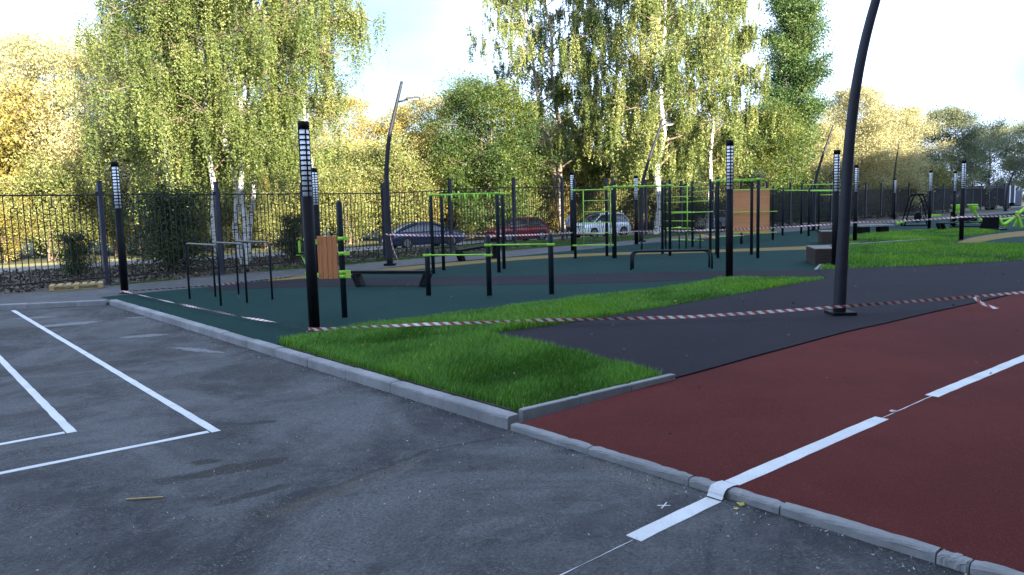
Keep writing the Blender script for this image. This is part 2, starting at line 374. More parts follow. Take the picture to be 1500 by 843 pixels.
yout = smooth_open([(13.3, 31.9), (8.2, 31.0), (4.3, 31.0), (.9, 30.4), (-2.7, 27.3), (-4.4, 25.6), (-7.5, 22.9)])
structure('ochre_rubber_band', MB().prism(yin+yout, -.04, .008), Mt['yellow'])
structure('ochre_rubber_strip', MB().prism(smooth_open([(18.5, 31.3), (21.9, 35.6), (26.0, 39.1), (31, 42.5), (42, 50)])+[(42, 45.5)]+smooth_open([(30.5, 39.0), (24.1, 35.2), (21.8, 33.6), (19.1, 30.9)]), -.04, .008), Mt['yellow'])
path = [(1.80, 8.38), (4.99, 11.10), (10.42, 15.17), (16, 19.0), (27, 26.0), (27, 30), (20.2, 24.2), (15.3, 22.35), (11.75, 21.45), (8.56, 21.0), (7.84, 18.64), (5.20, 16.26), (2.55, 13.95), (.91, 12.58), (-.55, 11.60), (.97, 9.83)]
structure('charcoal_rubber_join', MB().prism([(8.75, 21.3), (5.2, 19.75), (5.38, 19.5), (7.2, 19.3), (7.9, 18.5)], -.04, .0055), Mt['char'])
structure('charcoal_rubber_path', MB().prism(jag(path, .5, .012), -.06, .018), Mt['char'])
r0_ = K0 + KN*.08 + KD*.06
red = [tuple(r0_), tuple(r0_+KD*12), (30, 0), (40, 34), (27, 26.0), (16, 19.0), (10.42, 15.17), (4.99, 11.10), (1.80, 8.38)]
structure('red_rubber_track', MB().prism(red, -.06, .0), Mt['red'])
g1 = [(.06, 7.12), (1.74, 8.40), (.97, 9.83), (-.55, 11.60), (.91, 12.58), (2.55, 13.95), (5.20, 16.26), (7.84, 18.64), (7.0, 19.2), (5.4, 19.5), (4.92, 18.56), (.99, 15.60), (-2.51, 12.93), (-3.55, 11.25)]
structure('lawn_soil', MB().prism(g1, -.06, .010), Mt['soil'])
g2 = [(8.68, 21.05), (11.64, 21.28), (15.1, 22.2), (20.0, 24.2), (24, 27.0), (20.2, 29.5), (18.4, 31.0), (18.4, 31.3), (21.6, 35.8), (25.7, 39.4), (26.4, 43.5), (24.3, 43.7), (21.3, 42.6), (18.6, 40.9), (14.5, 33.0), (12.9, 29.7), (11.85, 27.3)]
structure('far_lawn_soil', MB().prism(g2, -.06, .012), Mt['soil'])

# painted lines
def strip(pts, w, z, name='painted_line', thick=.003):
    mb = MB(); L = []; Rr = []
    P = [Vector(p) for p in pts]
    n = max(2, int((P[-1]-P[0]).length/.15)); a, b = P[0], P[-1]; d = (b-a).normalized(); nn = Vector((-d.y, d.x))
    for i in range(n+1):
        c = a+(b-a)*i/n; j = random.uniform(-.0035, .0035); k = random.uniform(-.0035, .0035)
        L.append(tuple(c+nn*(w/2+j))); Rr.append(tuple(c-nn*(w/2+k)))
    mb.prism(L+Rr[::-1], z-.002, z+thick); return structure(name, mb, Mt['paint'])
strip([(-11.42, 17.07), (-2.855, 6.99)], .082, -.06, 'parking_line')
strip([(-2.93, 6.985), (-7.2, 3.6)], .072, -.06, 'parking_line', .0045)
strip([(-10.5, 14.4), (-4.29, 7.09)], .082, -.06, 'parking_line')
strip([(-4.36, 7.085), (-7.5, 4.55)], .072, -.06, 'parking_line', .0045)
strip([(.71, 4.455), (1.36, 5.03)], .12, -.06, 'track_line')
strip([(1.53, 5.17), (3.33, 6.66)], .125, 0, 'track_line')
strip([(4.18, 7.37), (6.9, 9.55)], .125, 0, 'track_line')
strip([(-.35, 3.5), (.70, 4.43)], .006, -.06, 'chalk_line', .002)
strip([(.955, 4.955), (1.045, 4.945)], .008, -.06, 'chalk_mark', .002)
strip([(.975, 4.90), (1.03, 5.0)], .008, -.06, 'chalk_mark', .003)
strip([(3.33, 6.66), (4.18, 7.37)], .008, 0, 'chalk_line', .002)

# kerbs: every stone a part
def kerb_stone(name, L, w, h, mat, roundr=.03, parent=None, chips=0):
    mb = MB(); n = 14
    pr = [(0, -.12), (0, h-roundr)] + [(roundr-roundr*math.cos(a), h-roundr+roundr*math.sin(a)) for a in [math.pi/2*k/5 for k in range(1, 6)]] + [(w-.008, h), (w, h-.01), (w, -.12)]
    rings = []
    for i in range(n+1):
        x = L*i/n; e = .006 if i in (0, n) else 0
        rings.append([mb.bm.verts.new((min(max(x, .0), L), yy + (random.uniform(-chips, chips) if 0 < k < len(pr)-2 else 0) + (e if k < 6 else 0), zz + (random.uniform(-chips, chips*.6) if 1 < k < 8 else 0) - (e if k > 0 and k < 9 else 0))) for k, (yy, zz) in enumerate(pr)])
    for A, B in zip(rings, rings[1:]):
        for k in range(len(pr)-1): mb.bm.faces.new((A[k], B[k], B[k+1], A[k+1]))
    mb.bm.faces.new(rings[0][::-1]); mb.bm.faces.new(rings[-1])
    return mb.mesh(name, mat)
def kerb_run(name, start, d, total, L, w, h, z, roundr, label=None, chips=0, sizes=None):
    n2 = Vector((-d.y, d.x)); ang = math.atan2(d.y, d.x)
    root = bpy.data.objects.new(name, None); root['kind'] = 'structure'; COL.objects.link(root); root.location = (start.x, start.y, z)
    mes = [kerb_stone('kerb_stone', L-.008, w, h, Mt['kerb'], roundr, chips=chips) for _ in range(3)]
    s = 0; i = 0
    while s < total-.05:
        l = min(sizes[i] if sizes and i < len(sizes) else L, total-s)
        o = link('kerb_stone', mes[i % 3], None, root, (d.x*s, d.y*s, random.uniform(-.004, .004)), (0, 0, ang+random.uniform(-.004, .004)), ((l-.008)/(L-.008), 1, 1))
        s += l; i += 1
    return root
# the stones run from the far corner towards the camera, round edge facing the lot
kerb_run('tall_kerb', K1, KD, (K1-K0).length, 1.03, .15, .125, -.06, .028, chips=.0016)
kerb_run('low_kerb', K0 + KD*.02 - KN*.0, KD, 9.5, 1.0, .095, .064, -.06, .024, chips=.0034, sizes=[.98, 1.0, .72, .95, .17, 1.0])
bd = (Vector((-9.55, 17.62)) - Vector((-22, 15.12))).normalized()
kerb_run('back_kerb', Vector((-22, 15.12)), bd, 12.65, 1.0, .15, .125, -.06, .03, chips=.0016)
sk = (Vector((1.82, 8.40)) - Vector((.06, 7.06))).normalized()
kerb_run('garden_kerb', Vector((.075, 7.03)), sk, 2.22, .75, .075, .075, -.015, .012, chips=.001)
# white line carried over the low kerb
mb = MB(); c = Vector((1.43, 5.10)); dd = Vector((.76, .65)); nn = Vector((-.65, .76))
pf = [(-.078, -.056), (-.062, -.040), (-.058, -.022), (-.040, -.002), (-.018, .010), (.01, .0115), (.06, .0115), (.11, .005)]
L_, R_ = [], []
for s_, z_ in pf:
    p = c + dd*s_; L_.append(mb.bm.verts.new((p.x+nn.x*.062, p.y+nn.y*.062, z_))); R_.append(mb.bm.verts.new((p.x-nn.x*.062, p.y-nn.y*.062, z_)))
for i in range(len(pf)-1): mb.bm.faces.new((L_[i], R_[i], R_[i+1], L_[i+1]))
structure('track_line', mb, Mt['paint'])
# pale edging along the lawn and at the far lawn
kerb_run('lawn_edging', Vector((-2.5, 12.95)), (Vector((4.92, 18.60))-Vector((-2.5, 12.95))).normalized(), 9.3, 1.0, .05, .06, -.04, .008)
kerb_run('far_lawn_edging', Vector((8.53, 20.9)), (Vector((11.9, 27.6))-Vector((8.53, 20.9))).normalized(), 7.4, 1.0, .08, .09, -.045, .01)

kerb_run('far_lawn_path_edging', Vector((12.9, 30.6)), (Vector((18.6, 33.3))-Vector((12.9, 30.6))).normalized(), 6.3, 1.0, .12, .13, -.03, .01)

# ------------------------------------------------------------------ numpy meshes: leaves, blades
def quads_mesh(name, V, n_per, faces, v, mat):
    """V (n*n_per,3); faces: list of index tuples inside one element; v per element"""
    n = len(V)//n_per
    loops = []; starts = []; tot = []
    base = (np.arange(n)*n_per)[:, None]
    fl = [np.array(f)[None, :] + base for f in faces]
    per = np.concatenate(fl, axis=1).astype(np.int32)
    sizes = np.array([len(f) for f in faces]); nl = sizes.sum()
    ls = (np.arange(n)[:, None]*nl + np.concatenate([[0], np.cumsum(sizes)[:-1]])[None, :]).ravel().astype(np.int32)
    me = bpy.data.meshes.new(name)
    me.vertices.add(len(V)); me.vertices.foreach_set('co', V.astype(np.float32).ravel())
    me.loops.add(n*nl); me.loops.foreach_set('vertex_index', per.ravel())
    me.polygons.add(n*len(faces)); me.polygons.foreach_set('loop_start', ls)
    me.update(calc_edges=True)
    at = me.attributes.new('v', 'FLOAT', 'POINT'); at.data.foreach_set('value', np.repeat(np.clip(v, 0, 1), n_per).astype(np.float32))
    me.materials.append(mat); me.validate(); return me
def unit(a): return a/np.maximum(np.linalg.norm(a, axis=1, keepdims=True), 1e-9)
def leaves_mesh(name, P, v, size, mat, hang=.0, aspect=1.05):
    n = len(P); s = size*1.28*rng.uniform(.65, 1.35, (n, 1))
    a = unit(rng.normal(size=(n, 3)) + np.array([0, 0, -1])*hang)
    b = unit(np.cross(a, rng.normal(size=(n, 3))))
    V = np.stack([P-a*s/2+b*s*aspect*.2, P+b*s*aspect/2+a*s*.1, P+a*s*.45-b*s*aspect*.35], 1).reshape(-1, 3)
    return quads_mesh(name, V, 3, [(0, 1, 2)], v, mat)
def in_poly(x, y, poly):
    c = np.zeros(len(x), bool); n = len(poly)
    for i in range(n):
        x0, y0 = poly[i]; x1, y1 = poly[(i+1) % n]
        if y0 == y1: continue
        c ^= ((y0 > y) != (y1 > y)) & (x < (x1-x0)*(y-y0)/(y1-y0)+x0)
    return c
def sample(poly, n):
    p = np.array(poly); lo, hi = p.min(0), p.max(0); X, Y = [], []; k = 0
    while k < n:
        x = rng.uniform(lo[0], hi[0], n); y = rng.uniform(lo[1], hi[1], n); m = in_poly(x, y, poly)
        X.append(x[m]); Y.append(y[m]); k += m.sum()
    return np.concatenate(X)[:n], np.concatenate(Y)[:n]
def fieldn(x, y, f, seed=0):
    r = np.random.default_rng(seed); o = np.zeros_like(x)
    for k in range(6):
        a = r.uniform(0, 6.28); q = f*r.uniform(.6, 2.0); o += np.sin((x*np.cos(a)+y*np.sin(a))*q + r.uniform(0, 6.28))
    return o/2.4
def blades(name, x, y, z, h, w, label, bend=.5, mat='grass'):
    n = len(x); f1 = fieldn(x, y, 1.3, 3); f2 = fieldn(x, y, 3.5, 5)
    H = h*np.clip(11.5/np.hypot(x, y), .62, 1)*rng.uniform(.5, 1.2, n)*(1+.28*f1+.12*f2)
    az = rng.uniform(0, 6.283, n)*.6 + (f1*2.2+f2); bd_ = bend*rng.uniform(.2, 1.3, n)*H
    dx, dy = np.cos(az), np.sin(az); q = rng.uniform(0, 3.1416, n); wx, wy = np.cos(q)*w/2, np.sin(q)*w/2
    B = np.stack([x, y, np.full(n, z)], 1); Wv = np.stack([wx, wy, np.zeros(n)], 1)
    D = np.stack([dx*bd_, dy*bd_, np.zeros(n)], 1); U = np.stack([np.zeros(n), np.zeros(n), H], 1)
    m = B+U*.55+D*.3
    V = np.stack([B-Wv, B+Wv, m+Wv*.8, m-Wv*.8, B+U*.95+D], 1).reshape(-1, 3)
    v = .35+.16*f1+.08*f2+rng.normal(0, .17, n); v = np.where(rng.random(n) < .02, 1.0, v)
    me = quads_mesh(name, V, 5, [(0, 1, 2, 3), (3, 2, 4)], v, Mt[mat])
    return setp(link(name, me), kind='stuff', label=label, cat='grass')
def gweight(x, y):           # nearer blades denser
    d = np.hypot(x, y); return rng.random(len(x)) < np.clip((9.5/d)**1.6, .1, 1)
x, y = sample(g1, 230000); sgx, sgy = x-1.8, y-8.38; al = np.clip((sgx*-.49+sgy*.872), 0, 1.5); m = gweight(x, y) & (np.hypot(sgx+.49*al, sgy-.872*al) > .10); x, y = x[m], y[m]
dwid = np.clip(np.hypot(x, y)/9, .8, 2.2)
blades('lawn_grass', x, y, .0, .125, .0068*dwid, 'long bright green grass filling the wedge shaped bed behind the tall kerb')
x, y = sample(g2, 75000)
blades('far_lawn_grass', x, y, .0, .20, .020, 'green grass of the far lawn beyond the dark path', .4)
vg = [(-24.2, 9.9), (-16.6, 17.35), (-11.9, 22.05), (-7.3, 27.2), (-2.3, 32.5), (8, 42.6), (30, 64.0), (30, 65), (7.0, 43.9), (-3, 34.5), (-8.3, 28.5), (-12.5, 23.2), (-17, 18.2), (-24.4, 11)]
vg2 = [(-6.5, 28.5), (-2, 33.2), (5.5, 41.2), (16, 51.5), (12, 50), (4, 46), (-3, 41), (-9, 35)]
x, y = sample(vg2, 34000); blades('verge_grass', x, y, -.03, .10, .022, 'rough green grass on the verge between fence and parked cars', .6, 'vgrass')
x, y = sample([(-8.6, 26.0), (-7.3, 27.2), (-2.3, 32.4), (8, 42.4), (7.6, 42.7), (-3, 33), (-8.8, 27)], 9000); blades('fence_foot_grass', x, y, -.02, .12, .016, 'ragged grass tufts along the foot of the fence', .6, 'vgrass')
x, y = sample([(-11.8, 22.0), (-10.4, 23.6), (-10.7, 23.9), (-12.0, 22.4)], 1500); blades('grass_tuft', x, y, -.02, .07, .010, 'small grass tuft at the foot of the second fence post from the left', .6, 'vgrass')
# tufts on the far bank and leaf litter on the verge
x, y = sample([(-40, 14), (-24.6, 9.9), (-16.8, 17.5), (-6, 29.5), (2, 38), (-6, 38.5), (-19.8, 29.0), (-34, 19)], 26000)
P = np.stack([x, y, -.02+rng.uniform(0, .05, len(x))], 1)
setp(link('leaf_litter', leaves_mesh('leaf_litter', P, rng.beta(1.2, 2.2, len(x)), .09, Mt['litter'])), 'brown fallen leaves scattered over the dark verge behind the fence', 'leaf litter', kind='stuff')
x, y = sample([(-9, 17), (-2, 8), (-4, 2.6), (3.5, 2.6), (0, 6.7), (-9, 16.9)], 900)
t_ = rng.random(700)*14; o_ = rng.exponential(.10, 700); kx = K1.x+KD.x*t_-KN.x*o_; ky = K1.y+KD.y*t_-KN.y*o_
x = np.concatenate([x, kx, K0.x+KD.x*t_[:250]*.3-KN.x*o_[:250]]); y = np.concatenate([y, ky, K0.y+KD.y*t_[:250]*.3-KN.y*o_[:250]])
P = np.stack([x, y, np.full(len(x), -.055)], 1)
setp(link('grit', leaves_mesh('grit', P, rng.beta(1.5, 1.6, len(x)), .013, Mt['debris'], aspect=1)), 'pale grit and crumbs scattered on the old asphalt near the kerb', 'grit', kind='stuff')
xr, yr = sample([(.6, 7), (4, 3), (10, 8), (9, 13.5), (2, 8.2)], 60)
P = np.stack([xr, yr, np.full(len(xr), .006)], 1)
setp(link('crumbs', leaves_mesh('crumbs', P, rng.beta(2, 1.2, len(xr)), .022, Mt['litter'])), 'tiny dry leaf crumbs scattered on the red track', 'leaf crumbs', kind='stuff')
xr, yr = sample(path, 70); xs, ys = sample(green[:12]+green[-6:], 160)
xr = np.concatenate([xr, xs]); yr = np.concatenate([yr, ys]); P = np.stack([xr, yr, np.full(len(xr), .024)], 1)
setp(link('crumbs', leaves_mesh('crumbs', P, rng.beta(2.5, 1, len(xr)), .035, Mt['litter'])), 'pale specks and leaf bits scattered on the dark path and green floor', 'leaf crumbs', kind='stuff')
xr, yr = sample(g1, 40); P = np.stack([xr, yr, rng.uniform(.03, .11, len(xr))], 1)
setp(link('yellow_leaf_bits', leaves_mesh('yellow_leaf_bits', P, rng.uniform(.4, 1, len(xr)), .035, Mt['l_gold'])), 'small yellow leaves caught in the long grass', 'leaves', kind='stuff')
def leafthing(x, y, z, s, col, label, rz):
    mb = MB(); pts = [(0, -.5), (.3, -.2), (.42, .1), (.2, .25), (.22, .45), (0, .6), (-.2, .42), (-.24, .22), (-.4, .1), (-.3, -.2)]
    c = mb.bm.verts.new((0, 0, .10*s)); vs = [mb.bm.verts.new((a*s, b*s, .18*s*random.random())) for a, b in pts]
    for i in range(len(vs)): mb.bm.faces.new((c, vs[i], vs[(i+1) % len(vs)]))
    o = mb.build('fallen_leaf', simple('leaf_skin', col), loc=(x, y, z), rot=(0, 0, rz)); setp(o, label, 'leaf', 'loose fallen leaves')
leafthing(1.52, 4.93, -.058, .07, (.45, .40, .06), 'yellow fallen leaf on the asphalt beside the white line at the kerb', .4)
leafthing(1.47, 4.86, -.058, .035, (.45, .40, .08), 'smaller yellow leaf scrap beside the larger leaf by the kerb', 1.4)
leafthing(3.53, 6.85, .004, .08, (.40, .30, .24), 'pale curled leaf lying between two white dashes on the red track', 2.2)
mb = MB().beam((-2.86, 5.305, -.053), (-2.60, 5.33, -.053), .012, .010); setp(mb.build('stick', Mt['pallet']), 'short pale stick lying on the asphalt at the lower left', 'stick')


# ------------------------------------------------------------------ fence
ftop = lambda i: 2.68 if i < 9 else 2.95
P_post = MB().box((0, 0, 1.52), (.12, .12, 3.04)).mesh('post', Mt['fencepost']); P_cap = MB().box((0, 0, 3.055), (.15, .15, .03)).mesh('post_cap', Mt['fencepost'])
P_brk = MB().box((0, 0, 0), (.26, .03, .07)).mesh('bracket', Mt['fencepost'])
H_ = 2.45   # panel height between rails
P_bar = MB().box((0, 0, H_/2), (.024, .02, H_)).mesh('bar', Mt['fence'])
q = MB()
for sx in (-.078, .078): q.box((sx, 0, 1.2), (.022, .02, 1.78))
q.box((0, 0, 2.098), (.178, .02, .022)); q.box((0, 0, .302), (.178, .02, .022)); q.box((0, 0, 2.275), (.022, .02, .34)); q.box((0, 0, .15), (.022, .02, .29))
P_loop = q.mesh('loop_frame', Mt['fence'])
P_cross = MB().box((-.078, 0, 1.16), (.14, .018, .02)).box((.078, 0, 1.16), (.14, .018, .02)).mesh('crosspiece', Mt['fence'])
fence = empty('steel_fence', (0, 0, 0), 'long dark steel picket fence with square posts running behind the whole exercise ground', 'fence')
far = MB()
zb = [0]*9 + [.18, .22, .22, .20, .16] + [.12]*40
zp = [0]*9+[.12, .2, .22, .20, .16]+[.12]*40
for i, (p, nx) in enumerate(zip(FP, FP[1:])):
    p, nx = Vector(p), Vector(nx); d = (nx-p); L = d.length; d.normalize(); a = math.atan2(d.y, d.x)
    z = zp[i]; sc = 1.0 if i < 9 else 1.03
    if i >= 3:
        o = link('post', P_post, None, fence, (p.x, p.y, z), (0, 0, a), (1, 1, sc))
        link('post_cap', P_cap, None, o)
        if i < 16:
            link('bracket', P_brk, None, o, (0, 0, 2.72)); link('bracket', P_brk, None, o, (0, 0, .35))
    ez = (zp[i+1]-z)/L; tilt = -math.atan(ez)
    top = 2.66+(z if i < 9 else z+.02)
    zl = top-H_
    if 2 <= i:
        mid = (p+nx)/2; dz = ez*L/2
        for hh, nm in ((0, 'bottom_rail'), (H_, 'top_rail')):
            link(nm, MB().box((0, 0, 0), (L-.12, .03, .04)).mesh(nm, Mt['fence']), None, fence, (mid.x, mid.y, zl+hh+dz), (0, tilt, a))
    n = 7; per = (L-.22)/n
    for k in range(n+1):
        s = .11+per*k; q = p+d*s; zz = zl+ez*s
        if 3 <= i < 15:
            link('bar', P_bar, None, fence, (q.x, q.y, zz), (0, 0, a))
            link('crosspiece', P_cross, None, fence, (q.x, q.y, zz), (0, 0, a)) if 0 < k < n else None
            if k < n: link('loop_frame', P_loop, None, fence, (q.x+d.x*per/2, q.y+d.y*per/2, zz), (0, 0, a), (per/.47, 1, 1))
        elif i >= 15:
            rz = Matrix.Rotation(a, 3, 'Z').to_quaternion()
            far.box((q.x, q.y, zl+H_/2), (.04, .03, H_), rz)
            if k < n:
                for f in (.33, .67): far.box((q.x+d.x*per*f, q.y+d.y*per*f, zl+H_/2), (.04, .03, H_*.9), rz)
fo = far.build('bar', Mt['fence'], fence); fo['kind'] = 'stuff'

# ------------------------------------------------------------------ striped bollard lamps
def lamp_proto():
    r = .092; H = 3.45; zt = H-.13; rh = .0825; n = 13; z0 = zt-n*rh
    root = empty('bollard_lamp', (0, 0, 0), '-', 'lamp', 'black bollard lamps with striped white heads')
    MB().lathe([(r, 0), (r, z0)], 28).build('pole', Mt['black'], root)
    MB().lathe([(r-.011, z0), (r-.011, zt)], 24).build('diffuser', Mt['diff'], root)
    MB().lathe([(r, zt), (r, H-.01), (r-.01, H)], 28).build('cap', Mt['black'], root)
    ring = MB().lathe([(r-.016, -.0135), (r-.004, -.013), (r-.004, .013), (r-.016, .0135)], 24).mesh('ring', Mt['black'])
    for k in range(1, n): link('ring', ring, None, root, (0, 0, z0+k*rh))
    for k in range(4):
        a = math.pi/2*k + .05
        MB().box((math.cos(a)*(r-.008), math.sin(a)*(r-.008), (z0+zt)/2), (.020, .020, n*rh), Matrix.Rotation(a, 3, 'Z').to_quaternion()).build('divider', Mt['black'], root)
    MB().lathe([(.15, 0), (.15, .018), (.10, .02)], 20).build('base_flange', Mt['lamp'], root)
    return root
LB = [(-3.334, 12.49, 3.47, 'largest black bollard lamp with striped head, where the grass wedge meets the green floor'),
 (-10.18, 19.67, 3.42, 'bollard lamp with striped head at the far left, beside the pallet'),
 (5.70, 19.6, 3.54, 'bollard lamp with striped head at the tip of the grass wedge'),
 (19.99, 33.35, 3.50, 'bollard lamp with striped head in the far lawn, before the lime seat trainer'),
 (25.62, 46.07, 3.51, 'bollard lamp with striped head standing behind the far lawn, right of the elliptical trainer'),
 (9.48, 21.96, 3.38, 'bollard lamp with striped head directly left of and behind the big curved mast'),
 (6.18, 37.0, 3.34, 'bollard lamp with striped head on the walkway, seen between ladder frame and climbing frame'),
 (2.72, 33.0, 3.43, 'bollard lamp with striped head seen right behind the left post of the lime ladder'),
 (33.47, 65.7, 3.55, 'small far bollard lamp seen left of the elliptical trainer'),
 (16.02, 35.0, 3.49, 'bollard lamp with striped head just right of the big curved mast, at the lawn edge'),
 (-6.37, 24.9, 3.42, 'bollard lamp with striped head half hidden behind the tall lamp by the wooden board'),
 (13.6, 30.8, 3.40, 'bollard lamp peeping out right behind the big curved mast, its foot in the lawn'),
 (15.3, 34.3, 3.30, 'slim bollard lamp tucked directly behind the one right of the curved mast'),
 (27.6, 46.9, 3.45, 'bollard lamp mostly hidden behind the striped lamp in the far lawn')]
L0 = lamp_proto()
for k, (x, y, h, lab) in enumerate(LB):
    o = L0 if k == 0 else copy_tree(L0)
    o.location = (x, y, 0); o.scale = (1, 1, h/3.45); o['label'] = lab; o.rotation_euler = (0, 0, math.atan2(y, x)-1.31+(0 if k in (0, 3, 4) else .35*math.sin(k*3)))
# exposed concrete foot under the lamp at the grass tip
setp(MB().lathe([(.13, 0), (.12, .05), (.08, .09)], 9, (5.70, 19.44, -.06)).build('concrete_foot', Mt['kerb']), 'rough little concrete lump at the foot of the lamp on the grass tip', 'concrete footing')

# ------------------------------------------------------------------ tall curved lamp masts
def mast(name, base, pts, r0, r1, label, head=None, hd=(1, 0), cat='street lamp', plate=True):
    root = empty(name, (base[0], base[1], 0), label, cat)
    b = Vector((base[0], base[1], 0)); P = [Vector(p)-b for p in pts]
    P = [tuple(p) for p in P]
    # catmull subdivision
    out = []
    V3 = [Vector(p) for p in P]
    for i in range(len(V3)-1):
        p0, p1, p2, p3 = V3[max(i-1, 0)], V3[i], V3[i+1], V3[min(i+2, len(V3)-1)]
        for k in range(4):
            t = k/4; out.append(.5*((2*p1)+(p2-p0)*t+(2*p0-5*p1+4*p2-p3)*t*t+(3*p1-p0-3*p2+p3)*t**3))
    out.append(V3[-1]); n = len(out)
    MB().tube(out, [r0+(r1-r0)*(i/(n-1)) for i in range(n)], 20).build('mast', Mt['lamp'], root)
    if plate: MB().box((0, 0, .035), (.40, .40, .07), bev=.01).build('base_plate', Mt['black'], root)
    if head is not None:
        h = Vector(head)-b; d = Vector((hd[0], hd[1], 0)).normalized()
        e = h + d*.32+Vector((0, 0, .10)); 
        arm = MB().tube([h, h+d*.12+Vector((0, 0, .02)), e], .035, 8).build('arm', Mt['lamp'], root)
        hm = MB().beam(e-d*.05, e+d*.45+Vector((0, 0, .03)), .18, .09, .02).build('lamp_head', Mt['lamp'], root)
        MB().beam(e+d*.02-Vector((0, 0, .045)), e+d*.38-Vector((0, 0, .02)), .18, .02).build('lens', Mt['diff'], hm)
    return root
def at(base, pts): return pts
mast('curved_lamp_mast', (5.622, 12.76), [(5.60, 12.76, .0), (5.63, 12.76, 1.0), (5.67, 12.76, 1.95), (5.72, 12.76, 3.02), (5.85, 12.76, 4.13), (6.10, 12.76, 5.22), (6.55, 12.76, 6.6), (6.9, 12.76, 7.3)], .105, .06,
     'big dark curved lamp mast on a square plate standing on the dark path', (6.35, 12.76, 6.1), (1, 0))
def px_curve(base, zs_dx):
    return [(base[0]+dx, base[1], z) for z, dx in zs_dx]
cv = [(0, 0), (1.2, .0), (2.2, -.02), (3.2, .0), (4.2, .08), (5.2, .28), (6.3, .58), (6.9, .76)]
mast('curved_lamp_mast', (-4.40, 27.2), px_curve((-4.40, 27.2), [(0, 0), (1.5, 0), (2.6, .0), (3.5, .03), (4.5, .16), (5.5, .42), (6.5, .70)]), .115, .05,
     'dark curved lamp mast in front of the fence, its head outlined against the white sky', (-3.85, 27.2, 5.80), (1, .2))
mast('curved_lamp_mast', (6.82, 39.3), px_curve((6.82, 39.3), [(0, 0), (1.5, 0), (2.8, .05), (4.0, .35), (5.2, .78), (6.3, 1.15)]), .12, .05,
     'dark curved lamp mast in front of the white birch trunk', (7.8, 39.3, 5.9), (1, .2))
mast('curved_lamp_mast', (19.08, 47.4), px_curve((19.08, 47.4), [(0, 0), (2, 0), (3.2, .1), (4.4, .42), (5.6, .82), (6.5, 1.12)]), .12, .045,
     'thin far curved mast before the green trees left of the striped lamps')
mast('curved_lamp_mast', (35.3, 69.6), px_curve((35.3, 69.6), [(0, 0), (2.5, 0), (4.5, .12), (6, .3), (7.2, .48)]), .09, .04,
     'thin pale far mast standing against the yellow trees')
mast('curved_lamp_mast', (56.5, 86), px_curve((56.5, 86), [(0, 0), (2.2, .1), (3.5, .4), (4.8, 1.0), (5.9, 1.8)]), .14, .05,
     'far curved mast near the right edge against the dull green trees', (58.3, 86, 5.85), (-1, 0))
mast('street_lamp', (-17.5, 54), [(-17.5, 54, 0), (-17.5, 54, 8.6), (-16.3, 54, 9.2), (-13.6, 54, 9.25), (-12.2, 54, 8.9)], .09, .04,
     'far thin lamp arm reaching out of the birch crown against the sky', plate=False)

# ------------------------------------------------------------------ exercise equipment
def post(parent, x, y, h, r=.054, name='post', z=0):
    p = MB().lathe([(r, 0), (r, h-.05), (r*.85, h-.02), (r*.5, h)], 16).build(name, Mt['teal'], parent, loc=(x, y, z)); return p
def bar(parent, a, b, r=.022, mat='lime', name='bar', clamps=True, cr_=.06):
    r *= .86
    o = MB().tube([a, b], r, 10).build(name, Mt[mat], parent)
    return o
def clamp(parent, x, y, z, r=.066, h=.06, d=(1, 0)):
    d = Vector((d[0], d[1], 0)).normalized()
    mb = MB().lathe([(r, -h/2), (r, h/2)], 16, (x, y, z)); c = Vector((x, y, z))
    mb.beam(c+d*.05, c+d*.15, .05, h*.9); o = mb.build('clamp', Mt['lime'], parent)
    MB().beam(c+d*.115-Vector((0, .03, 0)), c+d*.115+Vector((0, -.026, 0))+d*.0, .03, .03).build('bolt', Mt['black'], o) if False else None
    return o
Z = (0, 0, 0)
# U-shaped dip bars
for k, (a, b, lab) in enumerate((((-7.755, 17.967), (-6.42, 16.444), 'leftmost dark steel U shaped dip bar on the green floor'),
                  ((-7.253, 18.27), (-5.978, 16.825), 'middle one of three dark steel U shaped dip bars'),
                  ((-6.862, 18.758), (-5.578, 17.366), 'rightmost of three dark steel U shaped dip bars, nearest the tall lamp'))):
    a = Vector((*a, 0)); b = Vector((*b, 0)); c = (a+b)/2; h = 1.33; u = Vector((0, 0, h))
    r_ = empty('dip_bar', c, lab, 'exercise bar', 'three U shaped dip bars')
    a -= c; b -= c
    pts = rounded([a, a+u, b+u, b], .17, 6)
    MB().tube(pts[:6], .024, 10).build('post', Mt['teal'], r_) ; MB().tube(pts[-6:], .024, 10).build('post', Mt['teal'], r_)
    MB().tube(pts[5:-5], .0245, 12).build('handrail', Mt['steeltop'], r_)  # sky reflection put into the handrail colour, paler than its posts
# wooden board station
t = empty('board_station', (-3.183, 14.111, 0), 'exercise station with a varnished four plank board held by lime clamps beside the tall lamp', 'exercise station')
post(t, 0, 0, 2.2, .055)
post(t, -.57, .08, 2.0, .055)
for z in (1.49, 1.21, .86, .78):
    clamp(t, 0, 0, z, .062, .07, (1, -.1))
    clamp(t, -.57, .08, z, .062, .05, (-1, 0))
bx0 = -.07
for k in range(4):
    x = bx0-.048-k*.097
    MB().box((0, 0, 0), (.088, .035, .80+.012*(k % 2)), bev=.007).build('plank', Mt['wood'], t, loc=(x, -.02+.012*k+.006*(k % 2), 1.14), rot=(0, 0, random.uniform(-.01, .01)))
for z in (.82, 1.46): MB().box((0, 0, 0), (.50, .03, .05)).build('crossbar', Mt['lime'], t, loc=(-.28, .06, z), rot=(0, 0, -.1))
for z in (1.42, .82): MB().box((-.455, -.03, z), (.03, .03, .05)).build('hinge', Mt['lime'], t)
